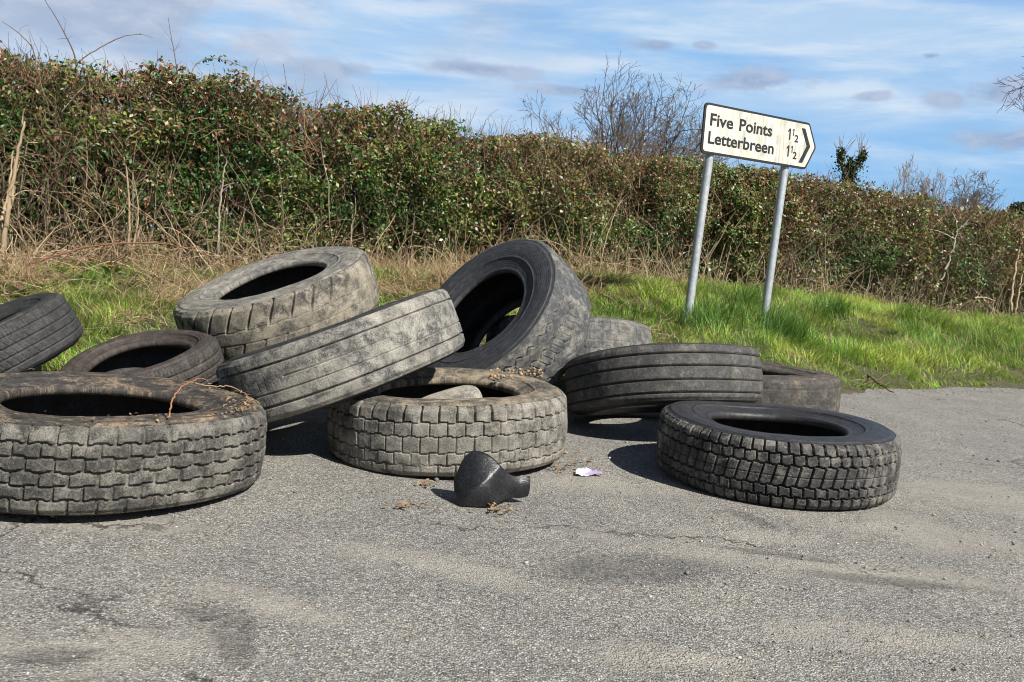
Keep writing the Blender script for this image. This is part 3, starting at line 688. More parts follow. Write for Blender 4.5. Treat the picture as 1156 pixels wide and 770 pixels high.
def wander(P0, D0, length, k, wig, droop=0.0):
    """n polylines of k points"""
    n = len(P0); P = np.empty((n, k, 3)); P[:, 0] = P0; d = D0 / np.linalg.norm(D0, axis=1, keepdims=True); st = (length / (k - 1))[:, None]
    for i in range(1, k):
        d = d + rng.normal(size=(n, 3)) * wig; d[:, 2] -= droop; d /= np.linalg.norm(d, axis=1, keepdims=True); P[:, i] = P[:, i - 1] + d * st
    return P
def pal(n, a, b_, j=.15):
    k = rng.random(n)[:, None]; return (np.array(a) * (1 - k) + np.array(b_) * k) * rng.uniform(1 - j, 1 + j, (n, 1))
def tube_obj(name, P, rad0, rad1, cols, mat, parent=None, sides=3, off_=(0, 0, 0), prof=None):
    n, k, _ = P.shape; q = np.linspace(0, 1, k)[None]; rad = rad0[:, None] * (1 - q) + rad1[:, None] * q
    V, F = tubes(P - np.array(off_), rad, sides)
    return link(name, mesh_np(name, V, [F], np.repeat(cols, k * sides, 0)), mat, parent)
# inner framework of stems
n = 1900; tl = -9 + 33 * rng.random(n) ** 1.3; ss_ = HS0 + .12 + .95 * rng.random(n); x, y = xy(tl, ss_)
P = wander(np.stack([x, y, rise(tl) - .1], -1), np.stack([rng.normal(0, .28, n), rng.normal(0, .28, n), np.ones(n)], -1), rng.uniform(.9, 1.75, n), 9, .13)
tube_obj('stems', P, rng.uniform(.006, .017, n), rng.uniform(.002, .004, n), pal(n, (.11, .085, .06), (.27, .225, .16)), M_TWIG, hedge, 4, HOFF)
# fine twigs all through and out of the clipped faces
n = 18000; tl = -9 + 33 * rng.random(n) ** 1.35; zz = rise(tl) + .12; zz = zz + (HTOP - .1 - zz) * rng.random(n) ** .8; ss_ = hedge_front(tl, zz) + .45 * rng.random(n) - .02
x, y = xy(tl, ss_); D = np.stack([rng.normal(.1, .55, n), rng.normal(-.45, .4, n), rng.normal(.75, .55, n)], -1)
P = wander(np.stack([x, y, zz], -1), D, rng.uniform(.12, .46, n), 5, .22)
tube_obj('twigs', P, rng.uniform(.0024, .0048, n), np.full(n, .0014), np.where((rng.random(n) < .68)[:, None], pal(n, (.11, .065, .04), (.24, .155, .095)), pal(n, (.26, .19, .115), (.44, .34, .21))), M_TWIG, hedge, 3, HOFF)
# upright new shoots along the top
n = 7500; tl = -9 + 33 * rng.random(n) ** 1.3; ss_ = HS0 + .05 + 1.1 * rng.random(n); x, y = xy(tl, ss_); zt = hedge_top(tl)
ln = rng.uniform(.08, .20, n) * np.where(rng.random(n) < .05, 1.9, 1)
P = wander(np.stack([x, y, zt - .14], -1), np.stack([rng.normal(0, .35, n), rng.normal(0, .35, n), np.ones(n)], -1), ln, 5, .16)
tube_obj('top_shoots', P, rng.uniform(.0025, .0045, n), np.full(n, .0015), pal(n, (.10, .055, .035), (.24, .15, .10)), M_TWIG, hedge, 3, HOFF)
# dead pale stems at the foot of the hedge
n = 2600; tl = -9 + 33 * rng.random(n) ** 1.35; cl = fbm(tl * 1.3, tl * 0, None, 91, 3); kp = rng.random(n) < np.clip((cl - .38) * 5, .1, 1); tl = tl[kp]; n = len(tl); ss_ = HS0 - .20 + .40 * rng.random(n); x, y = xy(tl, ss_)
P = wander(np.stack([x, y, verge_z(tl, np.minimum(ss_, 4.2)) - .02], -1), np.stack([rng.normal(0, .9, n), rng.normal(-.1, .6, n), np.ones(n)], -1), rng.uniform(.25, 1.05, n), 9, .26, .10)
tube_obj('dead_stems', P, rng.uniform(.003, .006, n), np.full(n, .0015), pal(n, (.22, .155, .085), (.46, .37, .24)), M_TWIG, hedge, 3, HOFF)

n = 900; tl = np.where(rng.random(n) < .7, rng.uniform(-7.5, .8, n), rng.uniform(.8, 14, n)); ss_ = HS0 - .55 + .6 * rng.random(n); x, y = xy(tl, ss_)
P = wander(np.stack([x, y, verge_z(tl, np.minimum(ss_, 4.2))], -1), np.stack([rng.normal(0, 1.1, n), rng.normal(-.1, .6, n), rng.uniform(.4, 1.3, n)], -1), rng.uniform(.35, 1.1, n), 12, .16, .13)
tube_obj('bramble_tangle', P, rng.uniform(.003, .006, n), np.full(n, .002), np.where((rng.random(n) < .5)[:, None], pal(n, (.20, .13, .075), (.34, .23, .14)), pal(n, (.34, .26, .16), (.52, .42, .28))), M_TWIG, hedge, 4, HOFF)

# single stems one can point at: pixel path + distance along the verge
def pix(px, py, dist):
    d = _F + _r * ((px - 578) / 1000) - _u * ((py - 385) / 1000); k = dist / d.y
    return (d.x * k, d.y * k, CAM_H + d.z * k)
def hdist(px, s_off=0.0):
    """Y of the hedge front along the viewing column px"""
    a_ = (px - 578) / 1000 * 1.0
    s_ = HS0 + s_off; # solve a*Y = X on the line s = s_
    x0, y0 = xy(0, s_); tpar = (a_ * y0 - x0) / (DV[0] - a_ * DV[1]); return y0 + tpar * DV[1]
def spline(pts, k):
    pts = np.array(pts, float); s = np.linspace(0, len(pts) - 1, k); o = np.empty((k, 3)); p = np.vstack([2 * pts[0] - pts[1], pts, 2 * pts[-1] - pts[-2]])
    for i, q in enumerate(s):
        j = min(int(q), len(pts) - 2); f = q - j; a0, a1, a2, a3 = p[j:j + 4]
        o[i] = .5 * ((2 * a1) + (-a0 + a2) * f + (2 * a0 - 5 * a1 + 4 * a2 - a3) * f * f + (-a0 + 3 * a1 - 3 * a2 + a3) * f ** 3)
    return o
def stem_thing(name, paths, r0, col, label, cat, s_off=-.25, side_twigs=0, group=None, leafy=0):
    ptsall = []
    for (pp, rr) in paths:
        if s_off > 0: pp = [(pp[0][0] + .35 * (pp[0][0] - pp[1][0]), pp[0][1] + 34)] + pp
        ptsall.append((spline([pix(a_, b_, hdist(a_, s_off)) for a_, b_ in pp], 22), rr))
    base = ptsall[0][0][0]; Vs, Fs, Cs = [], [], []; off = 0
    def put(P, ra, rb, sides=6):
        nonlocal off
        k = len(P); jit = P + rng.normal(size=P.shape) * ra * .25
        V, F = tubes((jit - base)[None], np.linspace(ra, rb, k)[None], sides); Vs.append(V); Fs.append(F + off); off += len(V)
        Cs.append(np.array(col) * rng.uniform(.8, 1.15) * np.ones((len(V), 1)) * (0.85 + .3 * rng.random((len(V), 1))))
    for P, rr in ptsall:
        put(P, r0 * rr, r0 * rr * .35)
        for q in range(side_twigs):
            i = rng.integers(6, 21); d = (P[i] - P[i - 1]); d /= np.linalg.norm(d); d = d + rng.normal(size=3) * .6
            tw = wander(P[i][None], d[None], np.array([rng.uniform(.05, .22)]), 6, .2)[0]; put(tw, r0 * rr * .35, r0 * .1, 4)
    o = link(name, mesh_np(name, np.concatenate(Vs), Fs, np.concatenate(Cs)), M_TWIG); o.location = base
    tag(o, label, cat, group)
    if leafy:
        P = ptsall[0][0]; n = leafy; i = rng.integers(8, 22, n); C0 = P[i] - base + rng.normal(size=(n, 3)) * .02
        nr = rng.normal(size=(n, 3)); ax = np.cross(nr, rng.normal(size=(n, 3))); ax /= np.linalg.norm(ax, axis=1, keepdims=True); bx = np.cross(nr, ax); bx /= np.linalg.norm(bx, axis=1, keepdims=True)
        V = np.stack([C0 - ax * .02, C0 + bx * .011, C0 + ax * .02, C0 - bx * .011], 1)
        link('leaves', mesh_np('leaves', V.reshape(-1, 3), [np.arange(4 * n).reshape(n, 4)], np.repeat(pal(n, (.05, .09, .02), (.13, .17, .04)), 4, 0)), M_LEAF, o, False)
    return o
TANB = (.36, .28, .18); RED = (.20, .10, .06); GRY = (.27, .235, .185)
stem_thing('dead_stem', [([(2, 292), (8, 240), (18, 180), (28, 136)], 1), ([(5, 260), (14, 225), (16, 180)], .6), ([(0, 250), (10, 215), (14, 170)], .6)], .024, TANB, 'thick pale dead stem leaning up the hedge at the far left edge', 'stem', -.3, 3)
stem_thing('bramble_stem', [([(-5, 318), (40, 296), (95, 280), (150, 274), (205, 279), (262, 300), (300, 318)], 1)], .010, RED, 'long reddish bramble stem arching low over dead grass at left', 'stem', -.75, 4)
stem_thing('bramble_stem', [([(86, 75), (100, 62), (120, 50), (140, 41), (159, 38)], 1)], .0075, (.14, .09, .06), 'dark bare shoot arching to the right above the hedge top at left', 'stem', .2, 3)
stem_thing('leafy_shoot', [([(212, 98), (222, 72), (240, 66), (262, 70), (278, 78)], 1), ([(232, 100), (246, 90), (262, 92), (275, 80)], .7)], .006, (.20, .17, .10), 'thin leafy shoot curling over to the right above the hedge', 'stem', .2, 6, None, 36)
stem_thing('bare_shoot', [([(84, 62), (73, 38), (62, 18), (48, -4)], 1)], .007, (.16, .10, .065), 'tallest bare shoot rising past the top of the photo at left', 'stem', .3, 3)
stem_thing('bare_shoot', [([(38, 58), (26, 42), (14, 32), (2, 24)], 1)], .006, (.16, .10, .065), 'bare shoot leaning left above the hedge near the left edge', 'stem', .3, 2)
stem_thing('bare_shoot', [([(200, 84), (197, 60), (193, 40), (190, 20)], 1)], .0055, (.16, .11, .07), 'straight bare shoot standing beside the leafy shoot', 'stem', .2, 4)
stem_thing('bare_shoot', [([(322, 112), (323, 95), (320, 72)], 1)], .006, (.14, .10, .07), 'lone short bare shoot above the hedge between leafy shoot and middle', 'stem', .2, 1)
stem_thing('bare_shoot', [([(601, 156), (600, 138), (598, 121)], 1)], .007, (.20, .17, .14), 'thin upright stalk above the hedge just left of the big bare tree', 'stem', .2, 0)
stem_thing('dead_stem', [([(143, 300), (146, 250), (144, 200), (140, 178)], 1), ([(148, 290), (156, 240), (150, 195)], .7)], .013, TANB, 'pair of pale upright dead stems in the hedge left of the heap', 'stem', -.22, 5)
stem_thing('dead_stem', [([(246, 290), (247, 245), (252, 200), (256, 180)], 1)], .013, GRY, 'single straight grey stem in the hedge above the pale grey tyre', 'stem', -.22, 3)
stem_thing('dead_stem', [([(1062, 318), (1074, 285), (1080, 258), (1074, 236)], 1), ([(1078, 270), (1062, 262), (1046, 258)], .6), ([(1079, 262), (1092, 250)], .5)], .022, GRY, 'forked grey sapling stem in the hedge towards the right', 'stem', -.2, 5)
stem_thing('dead_stem', [([(1141, 350), (1144, 315), (1150, 285), (1156, 266)], 1), ([(1146, 352), (1152, 318), (1157, 300)], .8)], .026, TANB, 'thick tan dead stalk at the right edge of the photo', 'stem', -.2, 3)
stem_thing('bramble_stem', [([(1100, 336), (1112, 336), (1124, 340)], 1)], .014, (.45, .38, .28), 'short pale broken stick caught low in the hedge at right', 'stem', -.3, 0)
stem_thing('dead_stem', [([(676, 308), (684, 270), (696, 236), (702, 226)], 1)], .010, TANB, 'slanting pale dead stem left of the sign post foot', 'stem', -.25, 4)

# ------------------------------------------------------------------ grass
def blades(t_, s_, length, width, lean, cols, zoff=0.0, segs=3):
    n = len(t_); x, y = xy(t_, s_); z = verge_z(t_, s_ - edge_s(t_)) + zoff
    an = rng.normal(0, .9, n) + 12 * fbm(t_ * 2.8, s_ * 2.8, None, 59, 2); d = np.stack([np.cos(an), np.sin(an)], -1); wa = an + np.pi / 2 + rng.normal(0, .4, n); wv_ = np.stack([np.cos(wa), np.sin(wa)], -1)
    q = np.linspace(0, 1, segs + 1); V = np.empty((n, segs + 1, 2, 3))
    for i, f in enumerate(q):
        hor = lean * f ** 1.8 * length; ver = length * f * (1 - .35 * lean * f); wd = width * (1 - f) ** .7 * .5 + .0004
        cx_ = x + d[:, 0] * hor; cy_ = y + d[:, 1] * hor
        for j, sg in enumerate((-1, 1)):
            V[:, i, j, 0] = cx_ + sg * wv_[:, 0] * wd; V[:, i, j, 1] = cy_ + sg * wv_[:, 1] * wd; V[:, i, j, 2] = z + ver
    b0 = (np.arange(n) * (segs + 1) * 2)[:, None]; i = np.arange(segs)[None] * 2
    F = np.stack([b0 + i, b0 + i + 1, b0 + i + 3, b0 + i + 2], -1).reshape(-1, 4)
    return V.reshape(-1, 3), F, np.repeat(cols, (segs + 1) * 2, 0)
n = 300000
tl = -6.5 + 22.5 * rng.random(n) ** 1.25; sl_ = -.05 + 4.35 * rng.random(n) ** 1.1
e = edge_s(tl); clump = fbm(tl * 2.4, sl_ * 2.4, None, 51, 4); lush = np.clip((tl + 3.4) / 1.4, .50, 1) * np.clip((5.0 - sl_) / 1.2, 0, 1)
keep = (sl_ > e - .03 - .07 * rng.random(n)) & (rng.random(n) < np.clip(.40 + .75 * lush + (clump - .5) * 1.2, .2, 1)) & (rng.random(n) < np.clip((4.4 - sl_) / .9, .08, 1))
tl, sl_, clump, lush = tl[keep], sl_[keep], clump[keep], lush[keep]; n = len(tl)
near = np.clip((sl_ - edge_s(tl)) / .5, 0, 1)
tus = fbm(tl * 5.5, sl_ * 5.5, None, 57, 2)
ln = (.055 + .05 * near + .30 * near * np.clip(clump - .47, 0, .5) + .16 * near * np.clip(tus - .5, 0, .5)) * rng.uniform(.55, 1.35, n) * (.6 + .4 * lush)
k = rng.random(n)[:, None]; cg = np.array([.105, .22, .025]) * (1 - k) + np.array([.29, .47, .075]) * k
yel = np.array([.26, .25, .085]); drc = np.array([.36, .28, .15]); tone = fbm(tl * 1.2, sl_ * 1.2, None, 53, 3)[:, None]
cg = cg * (.66 + .9 * tone); warm = fbm(tl * 2.1 + 3, sl_ * 2.1, None, 58, 3)[:, None]; cg = cg * (1 + np.clip(warm - .42, 0, 1) * np.array([2.2, .75, .9])); pk = rng.random(n)[:, None]
cg = np.where(pk < .14, yel * (.7 + .5 * k), cg); cg = np.where(pk > 1 - (.09 + .25 * (1 - lush[:, None])), drc * (.7 + .5 * k), cg)
V, F, c = blades(tl, sl_, ln, rng.uniform(.004, .009, n), rng.uniform(.25, 1.35, n), cg, -.005, 4)
gr = link('grass', mesh_np('grass', V, [F], c), M_GRASS, None, False); tag(gr, 'bright green rough grass growing on the verge', 'grass', kind='stuff')
# tall seeding tufts, one round the sign posts
tuf = [(-.35, 1.2, .30, 260), (.55, 1.15, .34, 420), (.2, 1.5, .3, 200), (1.9, 1.7, .28, 260), (2.7, 1.3, .22, 220), (3.6, 1.9, .26, 240), (-1.0, 1.6, .25, 200), (4.6, 1.4, .2, 180), (1.2, 2.2, .28, 200), (.4, 1.02, .3, 300)]
T_, S_, L_, Cc = [], [], [], []
for (a_, b_, h_, k_) in tuf:
    T_.append(a_ + rng.normal(0, .13, k_)); S_.append(b_ + rng.normal(0, .1, k_)); L_.append(h_ * rng.uniform(.6, 1.25, k_)); Cc.append(pal(k_, (.055, .135, .022), (.15, .27, .05)))
T_, S_, L_, Cc = map(np.concatenate, (T_, S_, L_, Cc)); n = len(T_)
V, F, c = blades(T_, S_, L_, rng.uniform(.005, .010, n), rng.uniform(.2, 1.0, n), Cc, -.01, 5)
tag(link('grass_tufts', mesh_np('grass_tufts', V, [F], c), M_GRASS, None, False), 'taller darker grass tufts around the sign posts', 'grass', kind='stuff')
# dead grass: straw lying about at the foot of the hedge and on the left of the verge
n = 30000
pt_ = rng.random(n); tl = np.where(pt_ < .52, rng.uniform(-7, -.6, n), np.where(rng.random(n) < .6, rng.uniform(-2.8, .6, n), rng.uniform(-2, 17, n))); sl_ = np.where(pt_ < .52, .6 + 3.75 * rng.random(n) ** .6, 4.25 - np.where(tl < .6, 1.9, .7) * rng.random(n) ** 1.4)
cl = fbm(tl * 1.9, sl_ * 1.9, None, 61, 3); kp = (sl_ > edge_s(tl) + .15) & (rng.random(n) < np.clip((cl - .44) * 8, .02, 1) * np.where(tl > 2.5, .45, 1)); tl, sl_ = tl[kp], sl_[kp]; n = len(tl)
x, y = xy(tl, sl_); up = rng.random(n) < .35
P = wander(np.stack([x, y, verge_z(tl, sl_ - edge_s(tl)) + .01 + .06 * rng.random(n)], -1), np.stack([rng.normal(0, 1, n), rng.normal(0, 1, n), np.where(up, 1.1, .18)], -1), rng.uniform(.10, .38, n), 6, .22, .07)
cs = pal(n, (.24, .155, .08), (.54, .42, .26), .25); cs = np.where((rng.random(n) < .18)[:, None], pal(n, (.20, .11, .06), (.30, .18, .10)), cs)
tag(tube_obj('dead_grass', P, rng.uniform(.0022, .0042, n), np.full(n, .001), cs, M_STRAW, None, 3), 'dry straw coloured dead grass lying below the hedge', 'dead grass', kind='stuff')
n = 9000; tl = rng.uniform(-3, 12, n); sl_ = .05 + 4.0 * rng.random(n); cl = fbm(tl * 2.2 + 8, sl_ * 2.2, None, 62, 3); kp = (sl_ > edge_s(tl)) & (rng.random(n) < np.clip((cl - .45) * 6, .05, 1)); tl, sl_ = tl[kp], sl_[kp]; n = len(tl)
x, y = xy(tl, sl_)
P = wander(np.stack([x, y, verge_z(tl, sl_ - edge_s(tl)) + .01 + .05 * rng.random(n)], -1), np.stack([rng.normal(0, 1, n), rng.normal(0, 1, n), np.full(n, .35)], -1), rng.uniform(.07, .22, n), 5, .2, .06)
tag(tube_obj('thatch', P, rng.uniform(.0018, .003, n), np.full(n, .001), pal(n, (.30, .22, .11), (.52, .43, .26)), M_STRAW, None, 3), 'bits of dead thatch lying through the green verge grass', 'dead grass', kind='stuff')
# taller standing dry stalks
n = 230; tl = np.where(rng.random(n) < .5, rng.uniform(-2, 2.2, n), rng.uniform(-6, 14, n)); sl_ = 3.4 + .8 * rng.random(n); x, y = xy(tl, sl_)
P = wander(np.stack([x, y, verge_z(tl, sl_)], -1), np.stack([rng.normal(0, .3, n), rng.normal(-.1, .3, n), np.ones(n)], -1), rng.uniform(.3, .75, n), 7, .1, .04)
tag(tube_obj('dry_stalks', P, rng.uniform(.003, .005, n), np.full(n, .0015), pal(n, (.36, .27, .15), (.58, .48, .31)), M_STRAW, None, 3), 'tall standing dry grass stalks against the hedge', 'dead grass', kind='stuff')
# broad leaved weeds on the left of the verge
def rosette(n, R0, L0, W0, a, b_):
    """flat broad leaves fanning from one crown"""
    Vs = []; Fs = []; 
    an = rng.uniform(0, 6.28, n); Ls = L0 * rng.uniform(.6, 1.2, n); ris = rng.uniform(.15, .9, n)
    q = np.array([0, .25, .5, .75, 1.0]); wq = np.array([.25, .7, 1.0, .8, .05])
    for i in range(n):
        d = np.array([math.cos(an[i]), math.sin(an[i]), 0]); sd = np.array([-d[1], d[0], 0])
        for f, wf in zip(q, wq):
            c_ = d * Ls[i] * f * (1 - .2 * ris[i]) + np.array([0, 0, Ls[i] * (ris[i] * f - .55 * ris[i] * f * f)])
            Vs += [c_ - sd * W0 * wf, c_ + sd * W0 * wf + np.array([0, 0, .004])]
    b0 = (np.arange(n) * 10)[:, None]; k_ = np.arange(4)[None] * 2
    F = np.stack([b0 + k_, b0 + k_ + 1, b0 + k_ + 3, b0 + k_ + 2], -1).reshape(-1, 4)
    return np.array(Vs), F, np.repeat(pal(n, a, b_), 10, 0)
def verge_pt(px, s_off):
    Y = hdist(px, s_off); X = (px - 578) / 1000 * Y; tq, sq = ts(X, Y); return X, Y, float(verge_z(tq, sq))
def ground_hit(px, py):
    """where the viewing ray meets the verge"""
    for k_ in np.arange(2.5, 14, .02):
        p = pix(px, py, k_); tq, sq = ts(p[0], p[1]); zg = float(verge_z(tq, sq - edge_s(tq))) if sq > 0 else 0.0
        if p[2] <= zg: return (p[0], p[1], zg)
    return p
M_YEL = plain('dandelion_yellow', (.72, .50, .02), .6, 0, .2, 60)
for (px, py, lb) in ((101, 308, 'yellow dandelion, topmost of the three flowering left of the heap'), (82, 320, 'yellow dandelion, leftmost of the three flowering left of the heap'), (124, 316, 'yellow dandelion, rightmost of the three flowering left of the heap')):
    p = ground_hit(px, py + 9); root = empty('dandelion', p); tag(root, lb, 'flower', 'dandelions in the verge')
    V, F, c = rosette(16, .02, .16, .016, (.06, .13, .02), (.13, .22, .045)); link('leaf_rosette', mesh_np('leaf_rosette', V, [F], c), M_GRASS, root)
    P = np.array([[(0, 0, 0), (.004, 0, .08), (.006, -.004, .17)]], float); V, F = tubes(P, np.full((1, 3), .003), 6); link('flower_stalk', mesh_np('flower_stalk', V, [F], np.tile((.12, .17, .05), (len(V), 1))), M_GRASS, root)
    npet = 46; an = rng.uniform(0, 6.28, npet); rr = .036 * rng.uniform(.6, 1, npet); Vp = []
    for q_, r_ in zip(an, rr):
        d = np.array([math.cos(q_), math.sin(q_), 0]); sd = np.array([-d[1], d[0], 0]) * .004; tip = d * r_ + np.array([0, 0, .018 - .5 * r_]); c_ = np.array([.006, -.004, .17])
        Vp += [c_ - sd, c_ + sd, c_ + tip + sd, c_ + tip - sd]
    link('flower_head', mesh_np('flower_head', np.array(Vp), [np.arange(4 * npet).reshape(npet, 4)]), M_YEL, root, False)
Vs, Fs, Cs = [], [], []; off = 0
for k_ in range(70):
    px = rng.uniform(-20, 210) if k_ < 55 else rng.uniform(640, 1150); py = rng.uniform(300, 345) if k_ < 55 else rng.uniform(360, 420)
    if k_ >= 55 and px < 760: py = min(py, 350)
    p = ground_hit(px, py); V, F, c = rosette(9, .02, rng.uniform(.10, .2), rng.uniform(.012, .022), (.05, .11, .02), (.12, .21, .045))
    Vs.append(V + np.array(p)); Fs.append(F + off); Cs.append(c); off += len(V)
tag(link('broad_leaf_weeds', mesh_np('broad_leaf_weeds', np.concatenate(Vs), Fs, np.concatenate(Cs)), M_GRASS), 'low broad leaved green weeds among the verge grass', 'weeds', kind='stuff')

# ------------------------------------------------------------------ bare trees beyond the hedge
def bare_tree(name, base, h_, spread, ntrunk, label, col, depth=5, seed=0, r0=.06, leanx=0.0, up=.10, twig=1.0, ratio=(.62, .8), clear=.34, width=None, group='bare trees beyond the hedge'):
    rs = np.random.default_rng(seed); segs = {}
    def grow(p, d, L, r, lev):
        k_ = 5; P = [p]
        for i in range(k_ - 1):
            d = d + rs.normal(size=3) * .13; d[2] += up * .3; d /= np.linalg.norm(d); P.append(P[-1] + d * L / (k_ - 1))
        segs.setdefault(min(lev, 2), []).append((np.array(P), r, r * .62))
        if lev >= depth: return
        nb = rs.integers(2, 4) if lev < depth - 1 else rs.integers(2, 5)
        for _ in range(nb):
            dd = d + rs.normal(size=3) * (.42 + .05 * lev); dd[2] += up; dd /= np.linalg.norm(dd)
            i = rs.integers(2, k_); grow(P[i], dd, L * rs.uniform(*ratio), r * .6, lev + 1)
    for q in range(ntrunk):
        a_ = rs.uniform(0, 6.28); d = np.array([math.cos(a_) * spread * rs.uniform(.3, 1) + leanx, math.sin(a_) * spread * rs.uniform(.3, 1), 1.0]); d /= np.linalg.norm(d)
        grow(np.array([rs.normal(0, .2), rs.normal(0, .2), 0.0]), d, h_ * clear, r0 * rs.uniform(.7, 1.1), 0)
    allp = np.concatenate([P for l in segs.values() for (P, _, _) in l]); sc_ = h_ / np.percentile(allp[:, 2], 99.3)
    wx_ = 1.0 if width is None else width * .5 / np.percentile(np.abs(allp[:, 0] - np.median(allp[:, 0])), 97)
    root = empty(name, base); tag(root, label, 'tree', group)
    for lev, nm in ((0, 'trunk'), (1, 'limbs'), (2, 'twigs')):
        L = segs.get(lev, []); P = np.array([q[0] for q in L]) * np.array([wx_, wx_, sc_]); ra = np.array([q[1] for q in L]); rb = np.array([q[2] for q in L])
        mn_ = .009 * twig if lev == 2 else 0
        rad = np.maximum(ra[:, None] * np.linspace(1, 0, 5) + rb[:, None] * np.linspace(0, 1, 5), mn_)
        V, F = tubes(P, rad, 5 if lev < 2 else 3); cc = pal(len(P), tuple(x * .8 for x in col), tuple(x * 1.25 for x in col)); link(nm, mesh_np(nm, V, [F], np.repeat(cc, len(V) // len(P), 0)), M_TWIG, root)
    return root
def tree_base(px, Y): return ((px - 578) / 1000 * Y, Y, .45)
BK = (.13, .105, .085)
bare_tree('bare_tree', tree_base(688, 30), 6.25, .36, 13, 'big rounded leafless tree above the hedge left of the sign', BK, 6, 3, .085, 0, .05, .62, (.60, .76), .36, 6.2)
bare_tree('bare_tree', tree_base(757, 32), 5.6, .40, 6, 'thin twiggy leafless tree just left of the sign, lower than its big neighbour', (.19, .15, .13), 6, 14, .035, 0, .10, .6, (.58, .76), .42, 2.8)
bare_tree('bare_tree', tree_base(1008, 62), 8.5, .22, 4, 'pale feathery small leafless tree right of the ivy covered stump', (.26, .22, .20), 6, 5, .075, 0, .12, 1.1, (.58, .76), .42, 3.9)
bare_tree('bare_tree', tree_base(1072, 48), 6.35, .42, 9, 'round domed leafless tree near the right edge above the hedge', BK, 6, 8, .075, 0, .05, .9, (.60, .76), .36, 5.6)
bare_tree('bare_tree', tree_base(1290, 26), 8.6, .55, 4, 'leafless tree outside the right edge, only drooping branch tips showing', (.085, .06, .055), 6, 9, .10, -.10, .02, .8, (.60, .78), .38)
# ivy covered stump
p = tree_base(938, 34); root = empty('ivy_stump', p); tag(root, 'dark ivy covered forked stump poking above the hedge right of the sign', 'tree')
iv = [[(0, 0, 0), (.05, 0, 2), (-.05, 0, 3.0), (-.32, 0, 3.55), (-.37, .02, 3.85)], [(0, 0, 0), (.05, 0, 2), (.05, 0, 3.0), (.32, 0, 3.55), (.5, 0, 3.82)], [(0, 0, 0), (.03, 0, 1.8), (.0, 0, 2.6), (.03, 0, 3.1), (.05, 0, 3.6)]]
P = np.stack([spline(q, 12) for q in iv]) * np.array([1, 1, 1.32]); V, F = tubes(P, np.tile(np.linspace(.12, .05, 12), (3, 1)), 7); link('trunk', mesh_np('trunk', V, [F], np.tile(BK, (len(V), 1))), M_TWIG, root)
n = 2600; i = rng.integers(0, 3, n); j = rng.integers(4, 12, n); C0 = P[i, j] + rng.normal(size=(n, 3)) * np.array([.10, .10, .12]) * np.where(j < 9, 1.5, .7)[:, None]
nr = rng.normal(size=(n, 3)); ax = np.cross(nr, rng.normal(size=(n, 3))); ax /= np.linalg.norm(ax, axis=1, keepdims=True); bx = np.cross(nr, ax); bx /= np.linalg.norm(bx, axis=1, keepdims=True)
V = np.stack([C0 - ax * .05, C0 + bx * .035, C0 + ax * .05, C0 - bx * .035], 1); link('ivy', mesh_np('ivy', V.reshape(-1, 3), [np.arange(4 * n).reshape(n, 4)], np.repeat(pal(n, (.018, .04, .012), (.05, .085, .025)), 4, 0)), M_LEAF, root, False)
n = 46; D = np.stack([rng.normal(0, .25, n), rng.normal(0, .25, n), np.ones(n)], -1); P2 = wander(P[i[:n], 9] * 1.0, D, rng.uniform(.4, 1.05, n), 6, .12); V, F = tubes(P2, np.tile(np.linspace(.012, .007, 6), (n, 1)), 3)
link('twigs', mesh_np('twigs', V, [F], np.tile((.17, .12, .09), (len(V), 1))), M_TWIG, root)
# dark evergreen far right
p = tree_base(1134, 50); root = empty('evergreen_bush', p); tag(root, 'small dark evergreen crown above the hedge at the right edge', 'tree')
P = np.array([[(0, 0, 0), (.05, 0, 2), (0, 0, 4.4)]], float); V, F = tubes(P, np.array([[.16, .12, .05]]), 8); link('trunk', mesh_np('trunk', V, [F], np.tile(BK, (len(V), 1))), M_TWIG, root)
n = 5000; d = rng.normal(size=(n, 3)); d /= np.linalg.norm(d, axis=1, keepdims=True); C0 = d * (rng.random((n, 1)) ** .4) * np.array([1.1, 1.0, 1.0]) * (.75 + .5 * fbm(d[:, 0] * 2 + 5, d[:, 1] * 2, d[:, 2] * 2, 71, 3))[:, None] + np.array([0, 0, 4.25])
nr = rng.normal(size=(n, 3)); ax = np.cross(nr, rng.normal(size=(n, 3))); ax /= np.linalg.norm(ax, axis=1, keepdims=True); bx = np.cross(nr, ax); bx /= np.linalg.norm(bx, axis=1, keepdims=True)
V = np.stack([C0 - ax * .09, C0 + bx * .045, C0 + ax * .09, C0 - bx * .045], 1); link('crown', mesh_np('crown', V.reshape(-1, 3), [np.arange(4 * n).reshape(n, 4)], np.repeat(pal(n, (.022, .034, .016), (.06, .075, .03)), 4, 0)), M_LEAF, root, False)

# ------------------------------------------------------------------ small things on the road
M_STONE = attr_mat('loose_stone', .85, 0, .3)
n = 900; px = rng.uniform(-60, 1220, n); py = rng.uniform(440, 770, n) ; P0 = np.array([ground_at(a_, b_) for a_, b_ in zip(px, py)])
r_ = rng.uniform(.0018, .0048, n) * np.where(rng.random(n) < .05, 1.8, 1) * np.clip(P0[:, 1] / 2.2, .8, 2)
ico = np.array([(0, 0, 1), (.89, 0, .45), (.28, .85, .45), (-.72, .53, .45), (-.72, -.53, .45), (.28, -.85, .45), (.72, .53, -.45), (-.28, .85, -.45), (-.89, 0, -.45), (-.28, -.85, -.45), (.72, -.53, -.45), (0, 0, -1)])
icf = np.array([(0, 1, 2), (0, 2, 3), (0, 3, 4), (0, 4, 5), (0, 5, 1), (1, 6, 2), (2, 7, 3), (3, 8, 4), (4, 9, 5), (5, 10, 1), (2, 6, 7), (3, 7, 8), (4, 8, 9), (5, 9, 10), (1, 10, 6), (6, 11, 7), (7, 11, 8), (8, 11, 9), (9, 11, 10), (10, 11, 6)])
